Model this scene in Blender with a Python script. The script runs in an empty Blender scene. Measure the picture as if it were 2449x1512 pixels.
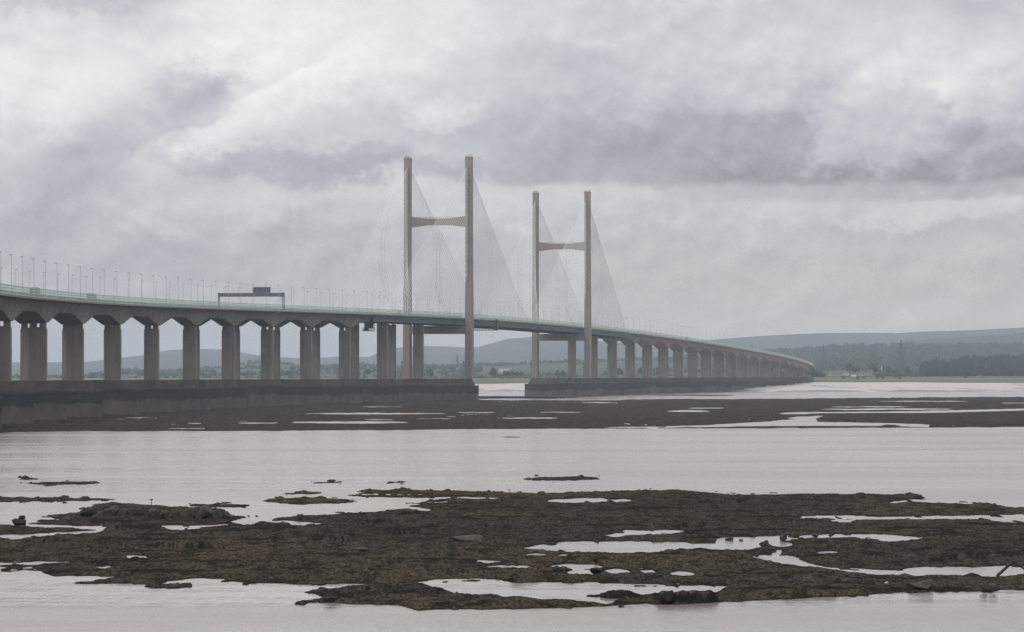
import bpy, math, random
import numpy as np
R = math.radians
random.seed(7)
S = bpy.context.scene
COL = S.collection
FPX, CXP, HY, EYE = 8659.0, 1224.5, 899.0, 16.0     # focal length and horizon, used to turn measured sizes into metres


def at(x, y, z=0.0):
    d = (EYE - z) * FPX / (y - HY)
    return ((x - CXP) * d / FPX, d)


def px2x(x, d):
    return (x - CXP) * d / FPX


def py2z(y, d):
    return EYE + (HY - y) * d / FPX


# ---------------------------------------------------------------- nodes
class E:
    """expression on shader nodes"""
    def __init__(s, nt, sock):
        s.nt, s.o = nt, sock

    def _m(s, op, b=None, c=None, clamp=False):
        n = s.nt.nodes.new('ShaderNodeMath'); n.operation = op; n.use_clamp = clamp
        for i, v in enumerate((s, b, c)):
            if v is None: continue
            if isinstance(v, E): s.nt.links.new(v.o, n.inputs[i])
            else: n.inputs[i].default_value = v
        return E(s.nt, n.outputs[0])

    def __add__(s, b): return s._m('ADD', b)
    def __sub__(s, b): return s._m('SUBTRACT', b)
    def __mul__(s, b): return s._m('MULTIPLY', b)
    def __truediv__(s, b): return s._m('DIVIDE', b)
    __radd__ = __add__
    __rmul__ = __mul__
    def __rsub__(s, b): return (s * -1.0) + b
    def abs(s): return s._m('ABSOLUTE')
    def min(s, b): return s._m('MINIMUM', b)
    def max(s, b): return s._m('MAXIMUM', b)
    def sat(s): return s._m('ADD', 0.0, clamp=True)
    def ramp(s, a, b, lo=0.0, hi=1.0, smooth=True):
        n = s.nt.nodes.new('ShaderNodeMapRange')
        n.interpolation_type = 'SMOOTHSTEP' if smooth else 'LINEAR'
        s.nt.links.new(s.o, n.inputs[0])
        for i, v in zip((1, 2, 3, 4), (a, b, lo, hi)): n.inputs[i].default_value = v
        return E(s.nt, n.outputs[0])


def combine(nt, x, y, z=0.0):
    n = nt.nodes.new('ShaderNodeCombineXYZ')
    for i, v in enumerate((x, y, z)):
        if isinstance(v, E): nt.links.new(v.o, n.inputs[i])
        else: n.inputs[i].default_value = v
    return n.outputs[0]


def noise(nt, vec, scale, detail=4, rough=.55, dist=0.0):
    n = nt.nodes.new('ShaderNodeTexNoise'); n.inputs['Scale'].default_value = scale
    n.inputs['Detail'].default_value = detail; n.inputs['Roughness'].default_value = rough
    n.inputs['Distortion'].default_value = dist
    if vec is not None: nt.links.new(vec, n.inputs['Vector'])
    return E(nt, n.outputs[0])


def scaled(nt, vec, sc):
    n = nt.nodes.new('ShaderNodeMapping'); n.inputs['Scale'].default_value = sc
    nt.links.new(vec, n.inputs['Vector']); return n.outputs[0]


def mix(nt, fac, a, b):
    n = nt.nodes.new('ShaderNodeMix'); n.data_type = 'RGBA'
    if isinstance(fac, E): nt.links.new(fac.o, n.inputs[0])
    else: n.inputs[0].default_value = fac
    for i, v in ((6, a), (7, b)):
        if isinstance(v, (tuple, list)): n.inputs[i].default_value = tuple(v[:3]) + (1,)
        else: nt.links.new(v, n.inputs[i])
    return n.outputs[2]


def material(name, rough=.8, spec=.3, metal=0.0):
    m = bpy.data.materials.new(name); m.use_nodes = True
    nt = m.node_tree; b = nt.nodes['Principled BSDF']
    b.inputs['Roughness'].default_value = rough; b.inputs['Metallic'].default_value = metal
    b.inputs['Specular IOR Level'].default_value = spec
    g = nt.nodes.new('ShaderNodeNewGeometry')
    return m, nt, b, g.outputs['Position']


def bump(nt, b, h, strength, dist):
    n = nt.nodes.new('ShaderNodeBump'); n.inputs['Strength'].default_value = strength
    n.inputs['Distance'].default_value = dist
    nt.links.new(h.o, n.inputs['Height']); nt.links.new(n.outputs[0], b.inputs['Normal'])


def simple(name, c1, c2=None, scale=.5, rough=.7, spec=.3, sc=(1, 1, 1), lo=.35, hi=.65, metal=0.0, detail=4):
    m, nt, b, pos = material(name, rough, spec, metal)
    if c2 is None: c2 = tuple(v * .8 for v in c1)
    f = noise(nt, scaled(nt, pos, sc), scale, detail).ramp(lo, hi)
    nt.links.new(mix(nt, f, c1, c2), b.inputs['Base Color'])
    return m


M = {}


def concrete(name, base, dark, streak=.5):
    m, nt, b, pos = material(name, .85, .2)
    a = noise(nt, scaled(nt, pos, (1, 1, .07)), .55, 5).ramp(.42, .7)
    c = noise(nt, pos, .12, 4).ramp(.35, .65)
    sep = nt.nodes.new('ShaderNodeSeparateXYZ'); nt.links.new(pos, sep.inputs[0])
    lift = (E(nt, sep.outputs[2]) * .26)._m('FRACT')
    joint = lift.ramp(0.0, .07, 1.0, 0.0)
    blotch = noise(nt, scaled(nt, pos, (1, 1, .5)), .3, 6, .65).ramp(.55, .7)
    f = ((a * streak) + (c * .3) + (joint * .2) + (blotch * .3)).sat()
    nt.links.new(mix(nt, f, base, dark), b.inputs['Base Color'])
    bump(nt, b, noise(nt, pos, 1.5, 5), .25, .12)
    return m


M['concrete'] = concrete('concrete', (.268, .236, .213), (.14, .121, .11), .5)
M['girder'] = concrete('girder_concrete', (.268, .236, .213), (.14, .121, .11), .5)
M['tower'] = concrete('tower_concrete', (.285, .248, .22), (.20, .172, .153), .4)


def foundation_mat():
    m, nt, b, pos = material('tidal_concrete', .8, .3)
    sep = nt.nodes.new('ShaderNodeSeparateXYZ'); nt.links.new(pos, sep.inputs[0])
    z = E(nt, sep.outputs[2])
    n1 = noise(nt, scaled(nt, pos, (1, 1, .6)), .16, 6, .65)
    n2 = noise(nt, scaled(nt, pos, (1, 1, .08)), .5, 5, .6)
    oi0 = nt.nodes.new('ShaderNodeObjectInfo'); rnd0 = E(nt, oi0.outputs['Random'])
    n0 = noise(nt, scaled(nt, pos, (1, 1, .3)), .035, 3, .5)
    zz = z + (n1 - .5) * 5.0 + (n2 - .5) * 1.6 + (n0 - .5) * 4.0 + (rnd0 - .5) * 1.4
    algae = zz.ramp(4.6, 5.8) * zz.ramp(9.4, 10.3, 1.0, 0.0)
    green = zz.ramp(4.9, 5.6) * zz.ramp(6.3, 7.6, 1.0, 0.0) * noise(nt, pos, .07, 4).ramp(.44, .6)
    n3 = noise(nt, scaled(nt, pos, (1, 1, .35)), .4, 6, .65)
    oi = nt.nodes.new('ShaderNodeObjectInfo'); rnd = E(nt, oi.outputs['Random'])
    f = (n3.ramp(.32, .68) * .6 + n2.ramp(.4, .68) * .25 + rnd * .35).sat()
    c = mix(nt, f, (.16, .131, .112), (.08, .066, .058))
    up = zz.ramp(9.6, 10.4) * n1.ramp(.42, .6)
    c = mix(nt, up * .6, c, (.055, .046, .044))
    c = mix(nt, algae * n1.ramp(.28, .52, .4, .85), c, (.036, .031, .03))
    c = mix(nt, green * .6, c, (.016, .034, .016))
    nt.links.new(c, b.inputs['Base Color'])
    bump(nt, b, noise(nt, pos, .9, 6), .3, .2)
    return m


M['foundation'] = foundation_mat()
M['steel'] = simple('teal_painted_steel', (.017, .075, .087), (.013, .05, .06), .2, .5)
M['rail'] = simple('pale_green_paint', (.47, .60, .51), (.39, .50, .43), .15, .5)
M['darkrail'] = simple('weathered_green_paint', (.16, .24, .21), (.10, .15, .135), .3, .6)
M['stay'] = simple('stay_sheath', (.68, .70, .705), (.61, .63, .635), .2, .5)
M['asphalt'] = simple('asphalt', (.055, .055, .056), (.04, .04, .042), .5, .9)
M['lamp'] = simple('galvanised_steel', (.36, .40, .395), (.31, .345, .34), .4, .5)
M['lamphead'] = simple('lamp_housing', (.27, .24, .23), (.2, .18, .18), .4, .5)
M['sign'] = simple('grey_panel', (.11, .122, .148), (.09, .10, .122), .4, .5)
M['signback'] = simple('sign_back', (.085, .105, .125), (.065, .08, .10), .5, .45)
M['tealtrim'] = simple('teal_trim', (.10, .22, .24), (.08, .18, .2), .4, .5)
M['lattice'] = simple('lattice_steel', (.035, .038, .042), (.028, .03, .033), .2, .6)
M['yellow'] = simple('yellow_paint', (.55, .36, .03), (.45, .3, .03), .4, .4)
M['darkpaint'] = simple('dark_paint', (.03, .035, .04), (.02, .022, .03), .4, .35)
M['greypaint'] = simple('grey_paint', (.13, .14, .15), (.1, .11, .12), .4, .4)
M['white'] = simple('white_paint', (.75, .75, .73), (.66, .66, .65), .4, .5)
M['orange'] = simple('orange_paint', (.55, .13, .03), (.45, .1, .03), .4, .4)
M['glass'] = simple('dark_glass', (.02, .025, .03), (.015, .02, .025), .4, .1, .6)
M['tyre'] = simple('tyre_rubber', (.015, .015, .015), (.012, .012, .012), 1, .9)
M['bark'] = simple('bark', (.06, .045, .035), (.04, .03, .025), 1, .9)
M['roof'] = simple('roof_tiles', (.15, .115, .105), (.115, .09, .085), .5, .8)
M['roof2'] = simple('slate_roof', (.10, .095, .10), (.08, .075, .08), .5, .8)
M['render'] = simple('house_render', (.32, .29, .265), (.26, .235, .215), .3, .8)
M['limewash'] = simple('limewash', (.42, .41, .385), (.36, .35, .33), .4, .7)
M['brick'] = simple('house_brick', (.26, .19, .16), (.21, .155, .13), .8, .8)


def foliage(name, a, b_, c_, sc=.09):
    m, nt, b, pos = material(name, .8, .15)
    n1 = noise(nt, pos, sc, 4).ramp(.35, .65)
    n2 = noise(nt, pos, sc * 9, 3).ramp(.4, .65)
    c = mix(nt, n1, a, b_); c = mix(nt, n2 * .6, c, c_)
    nt.links.new(c, b.inputs['Base Color'])
    return m


M['leaf'] = foliage('leaves', (.055, .075, .03), (.035, .055, .022), (.08, .095, .04))
M['wood'] = foliage('woodland', (.044, .055, .034), (.03, .042, .028), (.058, .068, .042), .02)
M['conifer'] = foliage('plantation', (.018, .031, .018), (.012, .023, .014), (.028, .042, .023), .03)
M['bird'] = simple('dark_feathers', (.02, .02, .02), (.03, .03, .03), 3, .6)


def rock(name, a, b_, scale=2.0):
    m, nt, b, pos = material(name, .75, .1)
    c = mix(nt, noise(nt, pos, scale, 6, .6).ramp(.35, .65), a, b_)
    nt.links.new(c, b.inputs['Base Color'])
    bump(nt, b, noise(nt, pos, scale * 1.6, 6), .5, .15)
    return m


M['rock_dark'] = rock('dark_wet_rock', (.06, .055, .054), (.028, .026, .027))
M['rock_pale'] = rock('pale_stone', (.085, .07, .061), (.052, .044, .04))
M['rock_grey'] = rock('grey_stone', (.066, .058, .053), (.038, .034, .032))
M['rock_black'] = rock('black_weedy_rock', (.022, .02, .018), (.012, .011, .011))
M['driftwood'] = rock('driftwood', (.05, .042, .036), (.03, .025, .022))


# ---------------------------------------------------------------- mesh helpers
class MB:
    def __init__(s):
        s.v, s.f, s.mi = [], [], []

    def add(s, v, f, mi=0):
        o = len(s.v); s.v += [tuple(p) for p in v]; s.f += [tuple(i + o for i in q) for q in f]
        s.mi += [mi] * len(f); return s

    def hexa(s, p, mi=0):
        return s.add(p, [(0, 3, 2, 1), (4, 5, 6, 7), (0, 1, 5, 4), (1, 2, 6, 5), (2, 3, 7, 6), (3, 0, 4, 7)], mi)

    def box(s, c, d, rz=0.0, mi=0, top=(1, 1)):
        cs, sn = math.cos(rz), math.sin(rz); p = []
        for k, z in enumerate((-.5, .5)):
            tx, ty = top if k else (1, 1)
            for x, y in ((-.5, -.5), (.5, -.5), (.5, .5), (-.5, .5)):
                X, Y = x * d[0] * tx, y * d[1] * ty
                p.append((c[0] + X * cs - Y * sn, c[1] + X * sn + Y * cs, c[2] + z * d[2]))
        return s.hexa(p, mi)

    def tube(s, p0, p1, r0, r1=None, n=6, mi=0):
        r1 = r0 if r1 is None else r1
        a, b = np.array(p0, float), np.array(p1, float); t = b - a; t /= np.linalg.norm(t)
        u = np.cross(t, (0, 0, 1.0) if abs(t[2]) < .9 else (1.0, 0, 0)); u /= np.linalg.norm(u); w = np.cross(t, u)
        v = []
        for q, r in ((a, r0), (b, r1)):
            for i in range(n):
                an = 2 * math.pi * i / n; v.append(q + (u * math.cos(an) + w * math.sin(an)) * r)
        f = [(i, (i + 1) % n, n + (i + 1) % n, n + i) for i in range(n)] + [tuple(range(n))[::-1], tuple(range(n, 2 * n))]
        return s.add(v, f, mi)

    def sweep(s, secs, mi=0, closed=True):
        n = len(secs[0]); v = [p for q in secs for p in q]; f = []
        for k in range(len(secs) - 1):
            for i in range(n if closed else n - 1):
                j = (i + 1) % n
                f.append((k * n + i, k * n + j, (k + 1) * n + j, (k + 1) * n + i))
        if closed: f += [tuple(range(n))[::-1], tuple(range((len(secs) - 1) * n, len(secs) * n))]
        return s.add(v, f, mi)

    def build(s, name, mats, parent=None, smooth=False, loc=(0, 0, 0)):
        me = bpy.data.meshes.new(name)
        v = np.array(s.v, float) - np.array(loc)
        me.from_pydata(v.tolist(), [], s.f)
        for m in (mats if isinstance(mats, (list, tuple)) else [mats]): me.materials.append(m)
        if any(s.mi): me.polygons.foreach_set('material_index', s.mi)
        if smooth: me.polygons.foreach_set('use_smooth', [True] * len(me.polygons))
        me.update()
        return link(name, me, parent, loc)


def link(name, me, parent=None, loc=(0, 0, 0)):
    o = bpy.data.objects.new(name, me); COL.objects.link(o)
    o.location = loc
    if parent is not None: o.parent = parent
    return o


def grid_mesh(name, X, Y, Z, mat, smooth=True, parent=None):
    r, c = X.shape
    v = np.stack([X, Y, Z], -1).reshape(-1, 3).astype(np.float32)
    i = np.arange((r - 1) * c).reshape(r - 1, c)[:, :-1].ravel()
    f = np.stack([i, i + 1, i + c + 1, i + c], 1).astype(np.int32)
    return np_mesh(name, v, f, mat, smooth, parent)


def np_mesh(name, v, f, mat, smooth=False, parent=None):
    me = bpy.data.meshes.new(name); k = f.shape[1]
    me.vertices.add(len(v)); me.vertices.foreach_set('co', np.ascontiguousarray(v, np.float32).ravel())
    me.loops.add(f.size); me.loops.foreach_set('vertex_index', np.ascontiguousarray(f, np.int32).ravel())
    me.polygons.add(len(f)); me.polygons.foreach_set('loop_start', np.arange(0, f.size, k, dtype=np.int32))
    me.polygons.foreach_set('loop_total', np.full(len(f), k, np.int32))
    me.polygons.foreach_set('use_smooth', np.full(len(f), smooth))
    me.materials.append(mat); me.update(calc_edges=True); me.validate()
    return link(name, me, parent)


def empty(name, loc=(0, 0, 0), parent=None, rz=0.0):
    o = bpy.data.objects.new(name, None); COL.objects.link(o); o.location = loc; o.rotation_euler.z = rz
    if parent is not None: o.parent = parent
    return o


def tag(o, label=None, cat=None, group=None, kind=None):
    for k, v in (('label', label), ('category', cat), ('group', group), ('kind', kind)):
        if v: o[k] = v
    return o


def dup(root, loc, rz=None, scale=None):
    r = root.copy(); COL.objects.link(r); r.location = loc
    if rz is not None: r.rotation_euler.z = rz
    if scale: r.scale = (scale,) * 3 if not isinstance(scale, tuple) else scale
    for ch in root.children:
        c = ch.copy(); COL.objects.link(c); c.parent = r
        for g in ch.children:
            d = g.copy(); COL.objects.link(d); d.parent = c
    return r


# numpy value noise
_rs = np.random.RandomState(3); _T = _rs.rand(512, 512)


def vnoise(x, y, seed=0):
    x = x + seed * 17.31; y = y + seed * 9.77
    xi = np.floor(x).astype(int); yi = np.floor(y).astype(int); fx = x - xi; fy = y - yi
    fx = fx * fx * (3 - 2 * fx); fy = fy * fy * (3 - 2 * fy)
    a = _T[xi % 512, yi % 512]; b = _T[(xi + 1) % 512, yi % 512]; c = _T[xi % 512, (yi + 1) % 512]; d = _T[(xi + 1) % 512, (yi + 1) % 512]
    return (a * (1 - fx) + b * fx) * (1 - fy) + (c * (1 - fx) + d * fx) * fy - .5


def fbm(x, y, o=4, seed=0, g=.5):
    r = 0; a = 1
    for i in range(o): r = r + a * vnoise(x * 2 ** i, y * 2 ** i, seed + i); a *= g
    return r


# ---------------------------------------------------------------- camera
cam = bpy.data.cameras.new('camera'); co = bpy.data.objects.new('camera', cam); COL.objects.link(co)
cam.sensor_width = 36; cam.lens = FPX / 2449 * 36; cam.clip_start = 1; cam.clip_end = 80000
co.location = (0, 0, EYE); co.rotation_euler = (R(90) + math.atan(143 / FPX), 0, 0)
S.camera = co

# ---------------------------------------------------------------- light and sky
SUN_EL, SUN_AZ = 46.0, 205.0         # azimuth clockwise from +Y (the viewing direction)
sl = bpy.data.lights.new('sun', 'SUN'); sl.energy = .85; sl.angle = R(25); sl.color = (1, .96, .9)
so = bpy.data.objects.new('sun', sl); COL.objects.link(so); so.rotation_euler = (R(90 - SUN_EL), 0, R(180 - SUN_AZ))
W = bpy.data.worlds.new('World'); S.world = W; W.use_nodes = True
nt = W.node_tree; nt.nodes.clear()
sky = nt.nodes.new('ShaderNodeTexSky'); sky.sky_type = 'NISHITA'; sky.sun_disc = False
sky.sun_elevation = R(SUN_EL); sky.sun_rotation = R(SUN_AZ)
tc = nt.nodes.new('ShaderNodeTexCoord'); sep = nt.nodes.new('ShaderNodeSeparateXYZ')
nt.links.new(tc.outputs['Generated'], sep.inputs[0])
dx, dy, dz = (E(nt, sep.outputs[i]) for i in range(3))
U = dx._m('ARCTAN2', dy) * (180 / math.pi)
V = dz._m('ARCSINE') * (180 / math.pi)
k = 1 / 151.1


def su(x): return (x - CXP) * k


def sv(y): return (HY - y) * k


p2 = combine(nt, U, V, 0.0)


def pn(su_, sv_, scale, detail, rough, ox=0.0, oy=0.0, oz=0.0):
    return noise(nt, combine(nt, (U + ox) * su_, (V + oy) * sv_, oz), scale, detail, rough) - .5


nA = pn(1, 1.35, .5, 8, .56)                                            # broad billows
nD = pn(1, 1.4, .6, 5, .52, 31.7, 8.0, 4.0)
nE = pn(1, 1.3, 1.15, 8, .57, 7.3, 2.2, 2.0)                           # cauliflower scale
nE2 = pn(1, 1.3, 1.15, 8, .57, 7.3 - .10, 2.2 + .20, 2.0)
emb = nE - nE2                                                          # light from the upper left
nC = pn(.35, 1.9, .9, 5, .5, 3.0, 1.0, 7.0)                             # streaky layers
bil = nE.abs()                                                          # rounded lobes
nF = pn(1, 1.25, 3.4, 5, .6, 2.0, 9.0, 5.0)
Uw = U + nA * 1.3 + nE * 1.3 + nF * .55
Vw = V + nD * .7 + nE * 1.05 + nF * .5


def ell(x, y, rx, ry, rot=0.0, sharp=.5):
    """soft ellipse in the sky, 1 inside -> 0 outside"""
    a = Uw - su(x); b = Vw - sv(y)
    if rot:
        c, s_ = math.cos(R(rot)), math.sin(R(rot)); a, b = a * c + b * s_, b * c - a * s_
    d = ((a * (1 / (rx * k)))._m('POWER', 2.0) + (b * (1 / (ry * k)))._m('POWER', 2.0))._m('SQRT')
    return d.ramp(1 - sharp * .8, 1 + sharp * .8, 1.0, 0.0)


# luminance (linear display values), bright overhead, darker towards the horizon
L = V.ramp(1.2, 5.2, .535, .70) + V.ramp(6.0, 50.0, 0.0, .62) + V.ramp(0.0, 2.4, .05, 0.0) + V.ramp(0.0, 3.0, .03, 0.0) * U.ramp(-3.0, 3.0) + V.ramp(2.6, 4.2) * U.ramp(1.5, -4.0) * .09
L = L + ell(780, 90, 420, 110, 0, .6) * .09 + ell(80, 230, 240, 90, 0, .7) * .09
L = L - ell(300, 660, 900, 170, 0, .6) * .035
L = L + ell(1150, 490, 900, 55, 0, .6) * .075
# far left dark diagonal cloud and its knob
L = L - ell(310, 330, 290, 85, 32, .5) * .135
L = L - ell(455, 200, 80, 65, 0, .45) * .10
L = L - ell(110, 0, 320, 45, 0, .6) * .16 - ell(340, 50, 110, 45, 0, .6) * .07
# cumulus whose bright upper left edge runs diagonally over the dark cloud
edge = (Uw - su(640)) * .56 - (Vw - sv(195))
lim = V.ramp(sv(440), sv(400)) * U.ramp(su(260), su(330))
L = L + edge.ramp(-.04, .10) * edge.ramp(.1, .9, 1.0, 0.0) * lim * U.ramp(su(1000), su(620)) * .15
L = L - ell(700, 392, 330, 42, -2, .5) * .12 - ell(880, 320, 230, 75, 8, .7) * .06 - ell(1000, 410, 200, 25, 0, .6) * .06
# great dark base, flat below and billowing above
base = (V + nD * .4 + nE * .35).ramp(sv(450), sv(425)) * Vw.ramp(sv(330), sv(105), 1.0, 0.0) * Uw.ramp(su(960), su(1330))
L = L - base * .175
b2 = (V + nD * .3 + nE * .35).ramp(sv(492), sv(468)) * Vw.ramp(sv(450), sv(350), 1.0, 0.0) * Uw.ramp(su(1560), su(1760))
L = L - b2 * .10
L = L - ell(1640, 350, 260, 70, 0, .7) * .05
# bright cumulus heads cutting into the base at right
cum = ell(2120, 270, 215, 130, 20, .22)
L = L + cum * .12
L = L + ell(2400, 250, 130, 130, 30, .25) * .06
L = L - ell(2250, 330, 90, 50, 40, .6) * .07
L = L + ell(2120, 120, 330, 70, -8, .6) * .03
L = L + ell(1085, 265, 60, 38, 0, .5) * .12 + ell(1010, 275, 50, 30, 0, .5) * .07
L = L - ell(1250, 140, 260, 50, 0, .7) * .06
L = L - ell(2390, 0, 160, 60, 0, .7) * .10 - ell(1750, 50, 500, 60, 5, .8) * .03
# low clouds near the horizon
L = L + ell(2260, 515, 230, 32, 3, .35) * .08 - ell(2200, 560, 400, 22, 0, .7) * .02
L = L + ell(2160, 772, 60, 16, 10, .45) * .06 + ell(1785, 758, 70, 14, 0, .5) * .04
L = L - ell(1500, 690, 300, 16, 0, .7) * .025 + ell(1350, 600, 500, 40, 0, .7) * .015
amt = V.ramp(.3, 2.6, .4, 1.0)
L = L + (emb * .33 + bil * .14 - .014 + nA * .12 + nF * .07) * amt + nC * .10
L = L.max(.25).min(1.4)
# darker cloud is lilac grey, bright cloud nearly neutral
cool = mix(nt, L.ramp(.44, .84), (.95, .963, 1.07), (1.005, .988, .985))
low = mix(nt, V.ramp(.4, 4.0, 1.0, 0.0) * U.ramp(-6, 3, .4, 1.0), cool, (1.08, 1.0, .91))
vm = nt.nodes.new('ShaderNodeVectorMath'); vm.operation = 'SCALE'
nt.links.new(low, vm.inputs[0]); nt.links.new(L.o, vm.inputs['Scale'])
bgA = nt.nodes.new('ShaderNodeBackground'); bgA.inputs[1].default_value = .1
bgB = nt.nodes.new('ShaderNodeBackground'); bgB.inputs[1].default_value = 1.0
nt.links.new(sky.outputs[0], bgA.inputs[0]); nt.links.new(vm.outputs[0], bgB.inputs[0])
ms = nt.nodes.new('ShaderNodeMixShader'); ms.inputs[0].default_value = .96
nt.links.new(bgA.outputs[0], ms.inputs[1]); nt.links.new(bgB.outputs[0], ms.inputs[2])
wo = nt.nodes.new('ShaderNodeOutputWorld'); nt.links.new(ms.outputs[0], wo.inputs[0])
W.cycles.sampling_method = 'MANUAL'; W.cycles.sample_map_resolution = 512

# ---------------------------------------------------------------- haze
m = bpy.data.materials.new('haze'); m.use_nodes = True; hn = m.node_tree; hn.nodes.clear()
pv = hn.nodes.new('ShaderNodeVolumePrincipled'); ho = hn.nodes.new('ShaderNodeOutputMaterial')
pv.inputs['Color'].default_value = (.72, .845, 1.0, 1); pv.inputs['Density'].default_value = 5.6e-5
pv.inputs['Anisotropy'].default_value = 0.0
hn.links.new(pv.outputs[0], ho.inputs['Volume'])
tag(MB().box((0, 13500, 98), (30000, 32000, 206)).build('haze', m), kind='stuff')

# ---------------------------------------------------------------- water and ground
m, wn, b, pos = material('estuary_water', .12, .5)
b.inputs['IOR'].default_value = 1.33
c = mix(wn, noise(wn, scaled(wn, pos, (.25, 1, 1)), .02, 4).ramp(.35, .65), (.265, .23, .212), (.23, .20, .185))
wn.links.new(c, b.inputs['Base Color'])
w1 = noise(wn, scaled(wn, pos, (.55, 1, 1)), .9, 5, .6)
w2 = noise(wn, scaled(wn, pos, (.10, 1, 1)), .09, 4, .6)
w3 = noise(wn, scaled(wn, pos, (.42, .085, 1)), 1.0, 4, .65)
calm = noise(wn, scaled(wn, pos, (.22, 1, 1)), .016, 4, .6).ramp(.42, .66)
wn.links.new((calm * .16 + .15).o, b.inputs['Roughness'])
sy = wn.nodes.new('ShaderNodeSeparateXYZ'); wn.links.new(pos, sy.inputs[0])
openw = E(wn, sy.outputs[1]).ramp(430, 640, .30, 1.0)          # water among the rocks is sheltered
bump(wn, b, (w1 * (calm * .9 + .1) * .30 + w2 * .5 + w3 * (calm * .8 + .3) * 2.0) * openw, 1.0, 1.0)
M['water'] = m
xs = np.linspace(-9000, 9000, 3); ys = np.array([-600, 3000, 6200.])
X, Y = np.meshgrid(xs, ys)
tag(grid_mesh('water', X, Y, X * 0, M['water']), kind='structure')

m, gn, b, pos = material('seabed_and_ground', .9, .2)
gn.links.new(mix(gn, noise(gn, pos, .05, 4).ramp(.4, .6), (.12, .10, .085), (.09, .08, .07)), b.inputs['Base Color'])
xs = np.linspace(-14800, 14800, 9); ys = np.linspace(-2000, 29000, 9)
X, Y = np.meshgrid(xs, ys)
tag(grid_mesh('ground', X, Y, X * 0 - 3.0, m), kind='structure')


# ---- reefs -----------------------------------------------------------
def sdf(px, py, poly, ys=4.0):
    """signed distance (positive inside), y stretched because depth is foreshortened"""
    P = np.array(poly, float); P[:, 1] *= ys; y = py * ys
    d = np.full(px.shape, 1e9); ins = np.zeros(px.shape, bool)
    for (ax, ay), (bx, by) in zip(P, np.roll(P, -1, 0)):
        ex, ey = bx - ax, by - ay; L2 = ex * ex + ey * ey + 1e-9
        t = np.clip(((px - ax) * ex + (y - ay) * ey) / L2, 0, 1)
        d = np.minimum(d, (px - ax - t * ex) ** 2 + (y - ay - t * ey) ** 2)
        ins ^= ((ay > y) != (by > y)) & (px < ex * (y - ay) / (ey if abs(ey) > 1e-9 else 1e-9) + ax)
    return np.where(ins, 1, -1) * np.sqrt(d)


def oval(x0, x1, y0, y1, n=14):
    cx, cy, rx, ry = (x0 + x1) / 2, (y0 + y1) / 2, (x1 - x0) / 2, (y1 - y0) / 2
    return [(cx + rx * math.cos(a), cy + ry * math.sin(a)) for a in np.linspace(0, 2 * math.pi, n, endpoint=False)]


def reef(name, x0, x1, y0, y1, nx, ny, bodies, pools, ledges, amp, bumps, mat, hgt, cap, LK=1.0, FS=1.0, PS=6.0, BL=60):
    cx = np.linspace(x0, x1, nx // 3); cy = np.linspace(y0, y1, ny // 2)
    CX_, CY_ = np.meshgrid(cx, cy)
    ox = fbm(CX_ / 60, CY_ / 14, 4, 1) * amp * 1.6; oy = fbm(CX_ / 45, CY_ / 10, 4, 5) * amp * .28
    sd = np.full(CX_.shape, -1e9)
    for p in bodies: sd = np.maximum(sd, sdf(CX_ + ox, CY_ + oy, p))
    for p in pools: sd = np.minimum(sd, -sdf(CX_ + ox * .6, CY_ - PS * .45 + oy * .6, p) - PS)
    gx = np.linspace(x0, x1, nx); gy = np.linspace(y0, y1, ny)
    tmp = np.stack([np.interp(gx, cx, r) for r in sd]); 
    fi = np.interp(gy, cy, np.arange(len(cy))); i0 = np.clip(fi.astype(int), 0, len(cy) - 2); fr = (fi - i0)[:, None]
    sd = tmp[i0] * (1 - fr) + tmp[i0 + 1] * fr
    GX, GY = np.meshgrid(gx, gy)
    D = EYE * FPX / (GY - HY); X = (GX - CXP) * D / FPX
    near = np.exp(-(sd / 22) ** 2)
    sd = sd + fbm(X * .35 * FS, D * .09 * FS, 4, 11) * amp * 1.0 + fbm(X * 1.3 * FS, D * .4 * FS, 3, 13) * amp * .9
    sd = np.where((sd < 0) & (sd > -26), sd + np.maximum(0, fbm(X * .7 * FS, D * .2 * FS, 3, 17) - .20) * BL, sd)
    Z = np.where(sd > 0, hgt * (1 - np.exp(-sd / 16.0)) + .04, np.maximum(sd / 20.0, -1) * .9)
    inside = np.clip(sd / 14.0, 0, 1)
    for lx0, lx1, ly, h, back in ledges:
        wob = fbm(GX / 22, GX * 0 + ly, 3, 21) * 5
        d0 = EYE * FPX / (ly + wob * .5 - HY)
        u = D - d0
        side = np.clip((GX - lx0) / 18, 0, 1) * np.clip((lx1 - GX) / 18, 0, 1)
        Z = Z + h * LK * side * np.where(u < 0, 0, np.clip(1 - u / back, 0, 1) * np.clip(u / .5, 0, 1)) * np.clip(sd / 3 + .6, 0, 1)
    Z = Z + bumps(X, D, inside)
    Z = np.where(sd < -22, -1.2, Z)
    return tag(grid_mesh(name, X, D, Z, mat, True), kind='structure')


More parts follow.
